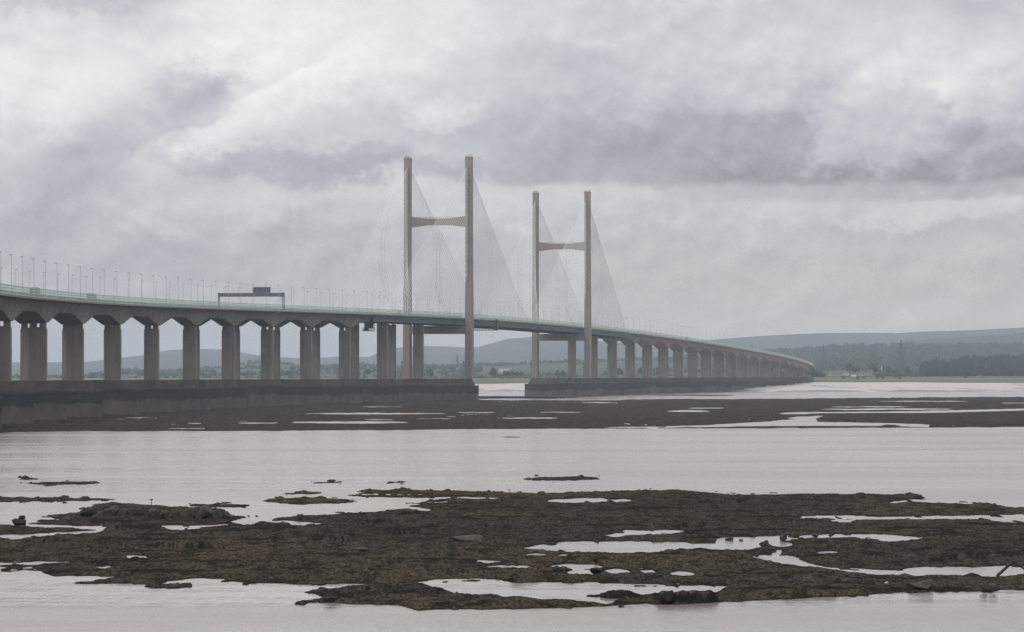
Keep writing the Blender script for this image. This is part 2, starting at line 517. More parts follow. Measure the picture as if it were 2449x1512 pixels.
def weed_mat(name, hazy=False):
    m, nt, b, pos = material(name, .9, 0.0)
    p = scaled(nt, pos, (1, .45, 1))
    n1 = noise(nt, p, .09, 5, .6).ramp(.38, .62)
    n2 = noise(nt, p, 2.2, 5, .7)
    n3 = noise(nt, p, .5, 5, .65)
    if hazy:
        c = mix(nt, n3.ramp(.35, .65), (.070, .054, .042), (.018, .0155, .0145))
        c = mix(nt, n1 * .5, c, (.034, .028, .026))
        c = mix(nt, noise(nt, scaled(nt, pos, (1, .25, 1)), .06, 5, .7).ramp(.60, .70) * .8, c, (.08, .064, .046))
    else:
        n4 = noise(nt, scaled(nt, pos, (1, .22, 1)), 4.2, 4, .7)
        zone = noise(nt, scaled(nt, pos, (.5, .5, 1)), .035, 3, .5)
        c = mix(nt, n1, (.070, .055, .034), (.058, .047, .036))
        c = mix(nt, zone.ramp(.42, .58) * .7, c, (.038, .034, .030))
        c = mix(nt, n3.ramp(.47, .60) * .85, c, (.017, .014, .0115))
        c = mix(nt, n2.ramp(.5, .62) * .6, c, (.009, .008, .007))
        c = mix(nt, n4.ramp(.5, .60) * .8, c, (.008, .007, .006))
        c = mix(nt, n4.ramp(.35, .42, 1.0, 0.0) * .7, c, (.095, .08, .066))  # pale flecks: wet glints painted into the weed colour
    band = noise(nt, scaled(nt, pos, (.10, .22, 1)), .8, 4, .6)
    c = mix(nt, band.ramp(.565, .60) * .8, c, (.011, .0095, .009))      # dark bands painted across the weed as the shade along ledges
    sz = nt.nodes.new('ShaderNodeSeparateXYZ'); nt.links.new(pos, sz.inputs[0])
    c = mix(nt, E(nt, sz.outputs[2]).ramp(.02, .12, .75, 0.0), c, (.012, .0105, .0095))   # sodden rim at the water line
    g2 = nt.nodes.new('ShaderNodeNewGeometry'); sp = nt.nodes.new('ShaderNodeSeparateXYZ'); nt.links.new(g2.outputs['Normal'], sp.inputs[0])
    steep = E(nt, sp.outputs[2]).ramp(.60, .86, 1.0, 0.0)               # steep scarps coloured near black, painting in the shade of undercut ledges
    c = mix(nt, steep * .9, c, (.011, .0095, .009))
    nt.links.new(c, b.inputs['Base Color'])
    bump(nt, b, noise(nt, p, 3.0, 5, .7), .8, .14)
    return m


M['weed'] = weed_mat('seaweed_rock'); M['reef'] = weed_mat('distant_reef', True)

main = [(-900, 1285), (0, 1286), (34, 1290), (104, 1284), (146, 1280), (234, 1276), (245, 1272), (300, 1262), (386, 1262), (476, 1261), (554, 1256), (640, 1255),
        (700, 1256), (765, 1251), (700, 1246), (626, 1243.6), (709, 1234.5), (821, 1229), (918, 1224), (970, 1219), (1003, 1222.8), (1027, 1220), (1012, 1216), (977, 1211), (1006, 1204.6),
        (1094, 1202.5), (1060, 1200), (1032, 1198), (1074, 1193), (1209, 1191.5), (1120, 1188), (1000, 1191), (860, 1188), (850, 1186), (1030, 1183.5), (900, 1182), (866, 1181), (892, 1172), (970, 1170), (1048, 1173), (1199, 1177),
        (1289, 1181), (1445, 1177), (1510, 1174), (1614, 1172.5), (1653, 1176), (1731, 1182.4), (1812, 1183), (1955, 1181.7), (2111, 1181.7), (2199, 1183), (2205, 1190),
        (2150, 1198), (2106, 1203), (2189, 1202), (2306, 1205), (2384, 1208.5), (2434, 1216.3), (2470, 1223), (3300, 1226), (3300, 1408), (2449, 1411), (2397, 1410), (2342, 1414),
        (2254, 1415.3), (2137, 1416.6), (2072, 1423), (1942, 1428), (1830, 1435), (1718, 1440), (1627, 1445), (1562, 1445), (1540, 1440), (1497, 1446), (1440, 1450), (1500, 1425), (1700, 1420),
        (1750, 1402), (1627, 1399.5), (1549, 1397), (1445, 1395.8), (1424, 1392.4), (1315, 1392), (1226, 1394.5), (1191, 1385.4), (1100, 1383.6), (1042, 1385), (1000, 1391), (876, 1395.8), (709, 1398.4), (655, 1394.5), (528, 1391.9),
        (538, 1385.4), (468, 1384), (385, 1392), (369, 1398.4), (286, 1395.8), (234, 1388), (312, 1380), (213, 1377.6), (130, 1377.6), (104, 1366), (60, 1362), (20, 1368), (0, 1362), (40, 1355), (110, 1349), (170, 1344), (60, 1341.5), (0, 1342), (-900, 1340)]
tongue = [(696, 1442.6), (772, 1431), (761, 1424.4), (725, 1416.6), (795, 1408.8), (840, 1401), (892, 1398.4), (970, 1395.5), (1000, 1397), (1032, 1405), (1045, 1412), (1079, 1416.6), (1100, 1420.5), (1191, 1428.3), (1211, 1429.6), (1315, 1433.5),
          (1398, 1437.4), (1445, 1445), (1492, 1441.3), (1540, 1435), (1560, 1440), (1497, 1446.5), (1440, 1450.4), (1341, 1453), (1211, 1455.7), (1048, 1458.3), (998, 1459.6), (977, 1451.8), (957, 1446.5), (840, 1445), (772, 1441.3)]
boulder_isle = [(114, 1234.5), (180, 1226), (234, 1207), (273, 1202), (351, 1209.8), (442, 1213.7), (536, 1217.6), (554, 1235.8), (590, 1235), (546, 1248.8), (572, 1255), (468, 1257), (182, 1257), (68, 1254), (146, 1245)]
strip = [(-900, 1257), (0, 1258), (100, 1261), (242, 1268), (100, 1276), (0, 1280), (-900, 1284)]
F_BODIES = [main, tongue, boulder_isle, strip] + [oval(*q) for q in (
    (1258, 1427, 1140.5, 1149), (748, 816, 1153, 1155.5), (925, 964, 1154, 1155), (668, 772, 1177, 1181.5), (631, 847, 1191, 1206), (52, 90, 1144, 1147), (73, 234, 1153, 1159),
    (-500, 286, 1189, 1200), (453, 591, 1206, 1213.5), (1432, 1519, 1416, 1432), (1395, 1428, 1422.6, 1428), (349, 455, 1399, 1406), (180, 330, 1392, 1396), (1100, 1160, 1388, 1391), (1060, 1075, 1390, 1392.5), (0, 120, 1350, 1358))]
pool_a = [(1255, 1308.6), (1302, 1300.8), (1356, 1294.3), (1471, 1293.5), (1640, 1295), (1653, 1299), (1713, 1298), (1718, 1287.8), (1731, 1284), (1809, 1282.6), (1864, 1281.3), (1994, 1276), (2093, 1276), (2145, 1282), (2199, 1284), (2176, 1290), (2124, 1292.5),
          (2085, 1286.5), (2046, 1280.5), (1968, 1282.6), (1916, 1285), (1864, 1293), (1812, 1294.3), (1809, 1306), (1783, 1311.2), (1731, 1312.5), (1679, 1308), (1614, 1311.2), (1575, 1317.7), (1393, 1317.7), (1302, 1313.8)]
pool_b = [(1453, 1278.7), (1505, 1267.5), (1637, 1267.5), (1575, 1274.8), (1497, 1279), (1466, 1283)]
pool_d = [(1804, 1329.4), (1848, 1320.3), (1859, 1314), (1853, 1326), (1895, 1329), (1926, 1342.5), (1968, 1354), (2085, 1360.7), (2150, 1362), (2197, 1355.5), (2254, 1352), (2332, 1355.5), (2449, 1350), (3300, 1350), (3300, 1373), (2449, 1371), (2384, 1376), (2254, 1375), (2098, 1371), (2020, 1363.5), (1916, 1351), (1838, 1338)]
pool_e = [(1900, 1234), (1999, 1231), (2098, 1235), (2200, 1233), (2449, 1230), (3300, 1230), (3300, 1252), (2449, 1248), (2358, 1239), (2254, 1237.5), (2088, 1240), (1916, 1236.5)]
F_POOLS = [pool_a, pool_b, pool_d, pool_e] + [oval(*q) for q in (
    (1319, 1505, 1190.5, 1199), (1993, 2051, 1240, 1246.5), (1160, 1290, 1350.5, 1358), (1312, 1440, 1348, 1358.5), (1356, 1418, 1360, 1374), (1448, 1502, 1360, 1369), (1604, 1656, 1365, 1373),
    (1538, 1560, 1361, 1368), (1139, 1195, 1339, 1343), (1955, 1998, 1316.5, 1321), (300, 343, 1327, 1333), (228, 262, 1352, 1356), (1845, 1890, 1294, 1304), (1250, 1300, 1322, 1327), (1340, 1356, 1323, 1328), (640, 760, 1247.5, 1254), (400, 470, 1256, 1264))]
F_LEDGES = [(377, 552, 1320, .62, 16), (182, 312, 1317, .4, 12), (245, 386, 1273, .5, 12), (640, 756, 1301, .4, 12), (770, 850, 1301, .75, 12), (905, 1010, 1280, .6, 12), (866, 956, 1254.5, .5, 14), (980, 1060, 1249, .45, 14),
            (1660, 1812, 1206, .5, 20), (1617, 1735, 1263, .4, 16), (2040, 2110, 1200.6, .5, 20), (2218, 2360, 1348, .5, 10), (1850, 2010, 1427, .35, 6), (1562, 1722, 1444, .75, 9), (1900, 1950, 1268, .5, 12), (600, 700, 1262, .35, 12),
            (1420, 1525, 1431, .42, 5), (950, 1100, 1254, .3, 14), (1100, 1230, 1266, .4, 14), (60, 180, 1302, .4, 12), (1330, 1420, 1372, .3, 7), (765, 850, 1440, .3, 5), (1210, 1300, 1392, .25, 6), (840, 1000, 1384, .25, 6)]


def f_bumps(X, D, ins):
    b = fbm(X * .16, D * .06, 3, 31) * .14 + fbm(X * 1.3, D * .55, 4, 37, .6) * .20
    r = 1 - np.abs(fbm(X * .10, D * .16, 3, 41)) * 4
    lump = np.maximum(vnoise(X * .55, D * .28, 51) - .22, 0) * 1.6
    step = np.maximum(0, ((D * .11 + fbm(X * .05, D * .02, 3, 61) * 2.2) % 1.0)) * .16
    return ins * (b + np.maximum(r, 0) * -.10 + lump * .32 + step * .6)


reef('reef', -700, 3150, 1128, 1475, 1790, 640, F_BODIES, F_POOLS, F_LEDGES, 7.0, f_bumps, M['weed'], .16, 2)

mid = [(-900, 975), (0, 972), (300, 970), (683, 958), (1000, 950), (1120, 952), (1165, 957.3), (1460, 957.5), (1590, 954), (1740, 954.5), (1935, 953), (2100, 951), (2449, 949.4), (3300, 948.5),
       (3300, 1020), (2449, 1021), (2222, 1022.8), (1900, 1024), (1593, 1024.6), (1069, 1027), (832, 1029.5), (507, 1031), (304, 1031.6), (101, 1031.6), (0, 1035), (-900, 1040)]
gap_bank = [(1100, 948.5), (1149, 948), (1259, 947.5), (1330, 949), (1400, 952), (1300, 953.6), (1149, 954), (1100, 954)]
chan = [(1593, 1019.5), (1700, 1016), (1838, 1008), (1905, 1002), (1880, 1000.5), (1907, 995.5), (1967, 994.5), (1950, 1001), (1956, 1008), (2026, 1010), (2152, 1013), (2220, 1015.5), (2223, 1022), (2117, 1019), (1838, 1019), (1593, 1023.5)]
up_ch = [(1865, 988), (1900, 985.5), (2000, 985), (2187, 983.5), (2362, 979.5), (2449, 977.5), (3300, 974), (3300, 979), (2449, 981.5), (2362, 984), (2187, 988), (2000, 988.5), (1869, 990.5)]
M_POOLS = [chan, up_ch] + [oval(*q) for q in (
    (298, 372, 998.2, 1000), (570, 668, 1010.8, 1013), (695, 976, 1007.4, 1013.2), (868, 946, 1002.6, 1004.6), (968, 1080, 1000.5, 1002.6), (724, 1068, 987.4, 991), (1075, 1183, 985.6, 987.4),
    (1182, 1336, 998.8, 1001.2), (1290, 1392, 985, 987.2), (860, 966, 972.2, 974), (1390, 1478, 962, 964), (1595, 1700, 981, 985.6), (1643, 1735, 975, 977), (1958, 2280, 977, 980.6), (1985, 2190, 972, 974),
    (2100, 2322, 958.6, 960.6), (2390, 2600, 962.5, 964.8), (1440, 1600, 1020.6, 1023), (450, 484, 1012, 1013.8), (400, 500, 1024, 1026))]
M_LEDGES = [(1593, 1960, 998, .9, 60), (1950, 2110, 1010, 1.2, 60), (1010, 1090, 1001, .6, 50), (0, 300, 1012, .8, 60), (2100, 2700, 1020.5, .9, 40), (1150, 1400, 972, .8, 90), (1500, 1800, 967, .9, 90), (2000, 2600, 968, .9, 90), (700, 1000, 997, .5, 60)]


def m_bumps(X, D, ins):
    return ins * (fbm(X * .05, D * .012, 4, 71) * .30 + fbm(X * .5, D * .08, 4, 77, .6) * .34)


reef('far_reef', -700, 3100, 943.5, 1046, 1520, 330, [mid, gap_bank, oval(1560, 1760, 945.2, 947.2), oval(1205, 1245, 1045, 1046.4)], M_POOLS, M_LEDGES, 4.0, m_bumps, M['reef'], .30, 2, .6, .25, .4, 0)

# ---- far mudflat, salt marsh, land and hills ---------------------------
m, mn, b, pos = material('wet_mud', .3, .5)
sp = mn.nodes.new('ShaderNodeSeparateXYZ'); mn.links.new(pos, sp.inputs[0])
mz = E(mn, sp.outputs[2])
nn = noise(mn, scaled(mn, pos, (1, .22, 1)), .016, 6, .65)
c = mix(mn, (nn + mz.ramp(.9, 2.2, .09, 0.0) - mz.ramp(3.5, 6.0, 0.0, .05)).ramp(.55, .585), (.40, .345, .32), (.06, .05, .048))
mn.links.new(c, b.inputs['Base Color'])
b.inputs['Roughness'].default_value = .33
M['mud'] = m
gx = np.linspace(-300, 2750, 420); gd = np.concatenate([np.linspace(3500, 4460, 90), np.linspace(4470, 4720, 20)])
GX, D = np.meshgrid(gx, gd); X = (GX - CXP) * D / FPX
edge0 = 3720 + fbm(X * .004, X * 0, 3, 5) * 260 - np.clip((GX - 1750) / 200, 0, 1) * 60
Z = (D - edge0) / 110.0
Z = np.where(Z > 0, .8 * (1 - np.exp(-Z * 2)) + np.clip((D - edge0) / 760, 0, 1.2) * 5.9, np.maximum(Z, -1.5))
Z = Z + fbm(X * .012, D * .004, 4, 9) * np.clip((D - edge0) / 200, 0, 1) * 1.0 + fbm(X * .08, D * .02, 3, 19) * .18
tag(grid_mesh('mudflat', X, D, Z, M['mud']), kind='structure')

m, mn, b, pos = material('marsh_grass', .85, .15)
sp = mn.nodes.new('ShaderNodeSeparateXYZ'); mn.links.new(pos, sp.inputs[0])
yy = E(mn, sp.outputs[1]) + (noise(mn, pos, .01, 4) - .5) * 160
c = mix(mn, noise(mn, scaled(mn, pos, (1, .3, 1)), .02, 5).ramp(.35, .65), (.09, .108, .052), (.072, .092, .044))
c = mix(mn, yy.ramp(4830, 4900) * .8, c, (.155, .14, .075))
c = mix(mn, yy.ramp(4960, 5010), c, (.05, .075, .03))
mn.links.new(c, b.inputs['Base Color'])
gx = np.linspace(-350, 2800, 300); gd = np.linspace(4400, 5400, 70)
GX, D = np.meshgrid(gx, gd); X = (GX - CXP) * D / FPX
front = 4520 + fbm(X * .006, X * 0, 4, 15) * 60 - np.clip((1300 - GX) / 200, 0, 1) * 90
zb = np.where(GX > 1500, 8.9, 7.3 + np.clip((GX - 1200) / 300, 0, 1) * 1.6)
Z = np.where(D < front, zb - 3.2 + (D - front) * .02, zb + np.clip((D - front) / 450, 0, 2) * 4.2) + fbm(X * .05, D * .03, 3, 25) * .5
tag(grid_mesh('salt_marsh', X, D, Z, m), kind='structure')


def ridge(name, prof, D0, D1, z0, mat, nx=500, nd=40, rough=2.0, rs=.01, back=.6, bulge=1.0):
    """a hill whose crest follows the skyline measured in the photo, as a real slope from D0 up to D1 and down behind"""
    prof = np.array(prof, float)
    gx = np.linspace(prof[0, 0], prof[-1, 0], nx)
    crest = EYE + (HY - np.interp(gx, prof[:, 0], prof[:, 1])) * D1 / FPX
    t = np.concatenate([np.linspace(0, 1, nd), 1 + np.linspace(.08, back, 8)])
    T, GX = np.meshgrid(t, gx, indexing='ij')
    D = D0 + (D1 - D0) * T; X = None
    X = (GX - CXP) * D / FPX
    s = np.where(T <= 1, T ** bulge * (1 - .0 * T), 1 - ((T - 1) / back) ** 2)
    Z = z0 + (crest[None, :] - z0) * s
    Z = Z + fbm(X * rs, D * rs * .6, 5, 33) * rough * np.clip(T * 3, 0, 1)
    tag(grid_mesh(name, X, D, Z, mat), kind='structure')
    return X, D, Z


def field_mat(name, a, b_, c_, sc, f=.5):
    m, nt, b, pos = material(name, .9, .1)
    vo = nt.nodes.new('ShaderNodeTexVoronoi'); vo.inputs['Scale'].default_value = sc
    nt.links.new(scaled(nt, pos, (1, .35, .0)), vo.inputs['Vector'])
    sp = nt.nodes.new('ShaderNodeSeparateColor'); nt.links.new(vo.outputs['Color'], sp.inputs[0])
    c = mix(nt, E(nt, sp.outputs[0]).ramp(f, f + .05), a, b_)
    c = mix(nt, noise(nt, pos, sc * 6, 4).ramp(.45, .6), c, c_)
    nt.links.new(c, b.inputs['Base Color'])
    return m


M['farhill'] = field_mat('far_hillside', (.085, .09, .09), (.10, .103, .097), (.07, .076, .076), .0012)  # base lightened to blue-grey, distance haze partly painted into the colour
M['midhill'] = field_mat('mid_hillside', (.05, .055, .045), (.10, .092, .07), (.035, .043, .036), .003)
M['lowland'] = field_mat('farmland', (.078, .09, .055), (.046, .06, .036), (.04, .054, .032), .008, .35)
M['woodfloor'] = simple('woodland_floor', (.035, .05, .025), (.05, .065, .032), .05, .9)
far_prof = [(-700, 872), (-300, 869), (0, 867.5), (90, 867), (180, 867), (320, 862), (390, 858), (465, 856), (515, 852), (560, 845), (600, 841), (680, 836)]
far_l = [(-700, 875), (0, 868), (100, 868), (205, 867), (247, 862), (292, 856), (329, 852), (360, 847), (384, 841), (435, 835), (481, 834), (528, 835), (577, 843), (620, 851), (672, 854), (714, 856.5), (768, 856), (809, 853.6), (863, 855), (885, 854), (901, 846), (950, 833), (964, 830), (1015, 827.5),
         (1056, 827.5), (1110, 830), (1144, 829), (1177, 820), (1215, 810), (1272, 805.4), (1330, 806), (1400, 812), (1480, 820), (1560, 822), (1650, 818), (1750, 809), (1850, 801.5), (1912, 799.4), (1957, 797), (2017, 796), (2074, 795), (2142, 797), (2219, 793), (2307, 790), (2449, 783), (2900, 778)]
ridge('far_hills', far_l, 9800, 12800, 16, M['farhill'], 700, 40, 4.0, .003, .35)
mid_p = [(1850, 850), (1960, 845), (2040, 832), (2074, 826), (2105, 819.6), (2164, 816), (2263, 809.7), (2329, 805), (2394, 801), (2449, 795), (2900, 790)]
ridge('mid_hills', mid_p, 9000, 11000, 16, M['midhill'], 400, 30, 3.0, .008, .4)
wood_p = [(1480, 868), (1600, 860), (1700, 852), (1800, 845), (1912, 838), (1971, 834), (2021, 830), (2074, 829), (2131, 828), (2274, 827), (2449, 827), (2900, 822)]
wx, wd, wz = ridge('wooded_hill', wood_p, 6200, 9400, 14, M['woodfloor'], 400, 40, 2.0, .01, .3)
low_p = [(-700, 900), (0, 905), (117, 905), (205, 901), (247, 894), (292, 887), (329, 885.5), (343, 890), (384, 890), (435, 887), (493, 882), (528, 881), (577, 870.5), (620, 867.5), (672, 869), (699, 873), (714, 879), (768, 878.5), (809, 874), (866, 873.5), (901, 875), (964, 878), (1015, 876), (1084, 876),
         (1135, 874), (1213, 872), (1272, 869), (1309, 867), (1393, 865), (1430, 863), (1495, 862), (1576, 860), (1700, 858), (1850, 870), (1960, 885)]
lx, ld, lz = ridge('low_hills', low_p, 5250, 8600, 12, M['lowland'], 600, 40, 1.2, .012, .3)
for_p = [(2160, 896), (2197, 893), (2241, 888), (2307, 879), (2350, 876), (2449, 876), (2900, 872)]
fx, fd, fz = ridge('plantation_slope', for_p, 5150, 5900, 12, M['woodfloor'], 200, 30, .8, .02, .4)

# ---- woodland masses ----------------------------------------------------
_ico = None


def ico1():
    global _ico
    if _ico is None:
        import bmesh
        bm = bmesh.new(); bmesh.ops.create_icosphere(bm, subdivisions=2, radius=1)
        bm.verts.index_update()
        _ico = (np.array([v.co[:] for v in bm.verts]), np.array([[v.index for v in f.verts] for f in bm.faces])); bm.free()
    return _ico


_ico3 = []


def ico3():
    if not _ico3:
        import bmesh
        bm = bmesh.new(); bmesh.ops.create_icosphere(bm, subdivisions=4, radius=1); bm.verts.index_update()
        _ico3.extend([np.array([v.co[:] for v in bm.verts]), np.array([[v.index for v in f.verts] for f in bm.faces])]); bm.free()
    return _ico3


def woodland(name, pts, rmin, rmax, hk, mat, seed=1):
    rs = np.random.RandomState(seed); v0, f0 = ico1(); n = len(v0)
    V_, F_ = [], []
    for i, (x, y, z) in enumerate(pts):
        r = rs.uniform(rmin, rmax); h = r * rs.uniform(*hk)
        d = 1 + (rs.rand(n) - .5) * .75
        v = v0 * d[:, None] * np.array([r, r, h]) + np.array([x, y, z + h * .75])
        V_.append(v); F_.append(f0 + i * n)
    return tag(np_mesh(name, np.concatenate(V_), np.concatenate(F_), mat), kind='stuff')


def pick(X, D, Z, cond, n, seed):
    rs = np.random.RandomState(seed); idx = np.argwhere(cond); out = []
    for q in idx[rs.randint(0, len(idx), n)]:
        i, j = q; i2 = min(i + 1, X.shape[0] - 1); j2 = min(j + 1, X.shape[1] - 1); a, b_ = rs.rand(2)
        f = lambda A: A[i, j] + (A[i2, j] - A[i, j]) * a + (A[i, j2] - A[i, j]) * b_
        out.append((f(X), f(D), f(Z)))
    return out


tw = (wd - 6200) / 3200
woodland('woodland', pick(wx, wd, wz, (tw <= 1.03), 6500, 2), 3.0, 5.6, (.8, 1.3), M['wood'], 2)
tl = (ld - 5250) / 3350
nz = fbm(lx * .006, ld * .004, 3, 55)
LPX = CXP + lx / ld * FPX
open_f = ((tl > .32) & (tl < .68) & (LPX > 1150))
woodland('hedgerow_trees', pick(lx, ld, lz, (tl <= 1.02) & (((nz > .04) & ~open_f) | (tl > .88)), 3000, 3), 2.2, 4.2, (.8, 1.2), M['wood'], 3)
tf = (fd - 5150) / 750
woodland('plantation', pick(fx, fd, fz, (tf > .04) & (tf <= 1.05) & (CXP + fx / fd * FPX > 2203), 2000, 4), 3.0, 4.8, (1.9, 2.6), M['conifer'], 4)
# scrub along the back of the marsh
rs = np.random.RandomState(8); pts = []
for i in range(600):
    px = rs.uniform(-200, 2230); d = rs.uniform(4990, 5200)
    if 1968 < px < 2092 and d < 5090: continue
    pts.append((px2x(px, d), d, 11.5 + (d - 5000) * .004))
woodland('scrub', pts, 1.2, 2.8, (.7, 1.1), M['leaf'], 9)

pts = []
for i in range(260):
    q = i % 5
    if q < 3: px = rs.uniform(2093, 2197); d = rs.uniform(5200, 5330); h = 15.5
    elif q == 3: px = rs.uniform(1962, 2096); d = rs.uniform(5380, 5460); h = 19.5
    else: px = rs.uniform(1944, 1969); d = rs.uniform(5060, 5300); h = 14.5
    pts.append((px2x(px, d), d, h + rs.uniform(-.5, 1.5)))
woodland('thicket', pts, 2.0, 3.6, (.9, 1.3), M['leaf'], 12)

# ---------------------------------------------------------------- bridge plan
SPAN, MAIN = 98.12, 456.0
P0X, P0Y, TS, LS = -47.763, 2348.864, 17.68, 41.0
nodes = [-1700, -1300, -1100, -900, -700, -500, -300, -150, 0, 150, 300, 456, 650, 900, 1200, 1600, 1900, 2100, 2250, 2400, 2600, 3000]
hd = [-.10, -.0525, -.0032, .0451, .089, .1352, .1788, .1967, .1955, .1912, .1879, .1867, .1873, .1879, .1876, .1892, .1842, .158, .115, .045, -.12, -.4]
SS = np.arange(-1700, 2900, 4.0)
TH = np.interp(SS, nodes, hd); TH = np.convolve(np.pad(TH, 20, mode='edge'), np.ones(41) / 41, 'valid')
BX = np.cumsum(np.sin(TH)) * 4; BY = np.cumsum(np.cos(TH)) * 4; i0 = np.argmin(abs(SS))
BX += P0X - BX[i0]; BY += P0Y - BY[i0]
zs = [-1700, -1400, -1260, -1124, -996, -872, -744, -640, -504, -364, -248, -132, 0, 92, 148, 260, 424, 512, 688, 920, 1120, 1348, 1608, 1912, 2100, 2216, 2400, 2700]
zp = [38.4, 42.2, 44.0, 45.7, 47.2, 48.5, 49.9, 50.7, 52.1, 53.3, 54.4, 55.2, 56.2, 57.0, 57.3, 57.4, 56.6, 55.9, 54.6, 52.9, 51.0, 48.0, 44.2, 39.2, 34.9, 31.8, 27.0, 20.0]
ZP = np.polynomial.Polynomial.fit(zs, zp, 7)


def th(s): return float(np.interp(s, SS, TH))
def zr(s): return float(ZP(s)) - 3.1            # carriageway level


def P(s, off, z):
    t = th(s)
    return (float(np.interp(s, SS, BX)) + off * math.cos(t), float(np.interp(s, SS, BY)) - off * math.sin(t), z)


S0, S1 = -1480.0, 2700.0
J0, J1 = -246.0, MAIN + 246.0
piers = [k_ * SPAN for k_ in range(-15, 0)] + [MAIN + k_ * SPAN for k_ in range(1, 23)]
conc_p = [s for s in piers if s < -250 or s > MAIN + 250]
bridge = empty('cable_stayed_bridge', P(0, 0, 0))
tag(bridge, 'long concrete and steel bridge with two H-shaped towers crossing the estuary', 'bridge')
BO = bridge.location.copy()


def part(mb, name, mats, parent=None, smooth=False):
    """mesh in world coordinates, origin at the bridge's base"""
    mb.v = [(x - BO.x, y - BO.y, z - BO.z) for x, y, z in mb.v]
    return mb.build(name, mats, parent or bridge, smooth)


def depth(s):
    x = min(abs(s - p) for p in conc_p)
    return 8.0 if x < 2.2 else (4.4 if x > 30 else 8.0 - 3.6 * (x - 2.2) / 27.8)


def stations(a, b_, step=8.0, extra=()):
    q = list(np.arange(a, b_, step)) + [b_] + [e for e in extra if a < e < b_]
    return sorted(set(round(float(v), 2) for v in q))


ex = [p + d for p in conc_p for d in (-30, -2.2, 2.2, 30)]
for a, b_ in ((S0, J0), (J1, S1)):
    st = stations(a, b_, 8.0, ex)
    for o in (TS / 2, -TS / 2):
        mb = MB(); secs = []
        for s in st:
            z = zr(s); d = depth(s)
            secs.append([P(s, o + 4.9, z - .95), P(s, o + 3.35, z - d), P(s, o - 3.35, z - d), P(s, o - 4.9, z - .95)])
        mb.sweep(secs); part(mb, 'box_girder', M['girder'])
mb = MB(); st = stations(S0, S1, 8.0)
mb.sweep([[P(s, 17.3, zr(s) + .12), P(s, 17.3, zr(s) - .5), P(s, 13.6, zr(s) - .93), P(s, -13.6, zr(s) - .93), P(s, -17.3, zr(s) - .5), P(s, -17.3, zr(s) + .12)] for s in st])
part(mb, 'deck_slab', M['girder'])
mb = MB(); mb.sweep([[P(s, o, zr(s) + .124) for o in (16.0, -16.0)] for s in st], closed=False)
part(mb, 'road_surface', M['asphalt'])
mb = MB()
for o in (13.6, 1.6, -1.6, -13.6): mb.sweep([[P(s, o + e, zr(s) + .128) for e in (.1, -.1)] for s in st], closed=False)
part(mb, 'lane_marking', M['white'])
# steel deck
mb = MB(); st = stations(J0 + .3, J1 - .3, 8.0)
for sg in (1, -1):
    mb.sweep([[P(s, sg * 14.6, zr(s) - .9), P(s, sg * 14.6, zr(s) - 3.9), P(s, sg * 14.2, zr(s) - 3.9), P(s, sg * 14.2, zr(s) - .9)] for s in st])
    mb.sweep([[P(s, sg * 15.1, zr(s) - 3.9), P(s, sg * 15.1, zr(s) - 4.15), P(s, sg * 13.6, zr(s) - 4.15), P(s, sg * 13.6, zr(s) - 3.9)] for s in st])
part(mb, 'edge_girder', M['steel'])
mb = MB()
for s in np.arange(J0 + 4, J1 - 2, 3.65):
    q = [(13.5, -.95), (13.5, -3.6), (0, -4.75), (-13.5, -3.6), (-13.5, -.95)]
    mb.sweep([[P(s + e, o, zr(s) + z) for o, z in q] for e in (-.12, .12)])
part(mb, 'cross_girder', M['steel'])['kind'] = 'stuff'
mb = MB()
for s in np.arange(J0 + 5, J1 - 2, 6.5):
    for sg in (1, -1):
        mb.tube(P(s, sg * 17.0, zr(s) - .62), P(s, sg * 14.75, zr(s) - 2.9), .17, n=4)
        mb.tube(P(s, sg * 17.0, zr(s) - .75), P(s, sg * 14.65, zr(s) - 1.0), .12, n=4)
part(mb, 'edge_bracket', M['rail'])['kind'] = 'stuff'
# wind barriers
for sg in (1, -1):
    o = sg * 17.05
    for a, b_ in ((S0, J0), (J0, 0 - 3.2), (3.2, MAIN - 3.2), (MAIN + 3.2, J1), (J1, S1)):
        mb = MB(); st = stations(a, b_, 12.0)
        for z0, z1, w in ((2.78, 3.1, .22), (1.90, 2.2, .16), (1.05, 1.42, .2), (.14, .34, .16)):
            mb.sweep([[P(s, o + w / 2, zr(s) + z1), P(s, o + w / 2, zr(s) + z0), P(s, o - w / 2, zr(s) + z0), P(s, o - w / 2, zr(s) + z1)] for s in st])
        for i, s in enumerate(np.arange(a + .5, b_ - .5, 3.0)):
            l = .34 if i % 9 else .8
            c = P(s, o, zr(s) + 1.5)
            mb.box(c, (.12, l, 2.9), -th(s))
        bar = part(mb, 'wind_barrier', M['rail'])
        mb = MB()
        for s in np.arange(a + 1.2, b_ - .7, 1.5): mb.box(P(s, o - sg * .14, zr(s) + .7), (.05, .75, .74), -th(s))
        part(mb, 'toe_board', M['darkrail'], bar)['kind'] = 'stuff'
mb = MB()
for o in (1.0, -1.0):
    st = stations(S0, S1, 12)
    mb.sweep([[P(s, o + .1, zr(s) + .9), P(s, o + .1, zr(s) + .5), P(s, o - .1, zr(s) + .5), P(s, o - .1, zr(s) + .9)] for s in st])
part(mb, 'crash_barrier', M['lamp'])


# piers
def fbox(mb, s, off, dims, z0, z1, top=(1, 1), mi=0):
    """box aligned with the bridge; dims = across, along"""
    mb.box(P(s, off, (z0 + z1) / 2), (dims[0], dims[1], z1 - z0), -th(s), mi, top)


def caisson(mb, s, half, dep, z0, z1, dr=0.0, top=1.0, tdep=1.0, inset=1.5):
    p = []
    for z, kx, kd in ((z0, 1.0, 1.0), (z1, top, tdep)):
        for o, l in ((-half, -dep / 2), (half, -dep / 2), (half - inset, dep / 2), (-half + inset, dep / 2)):
            p.append(P(s + l * kd, o * kx, z))
    mb.hexa(p)


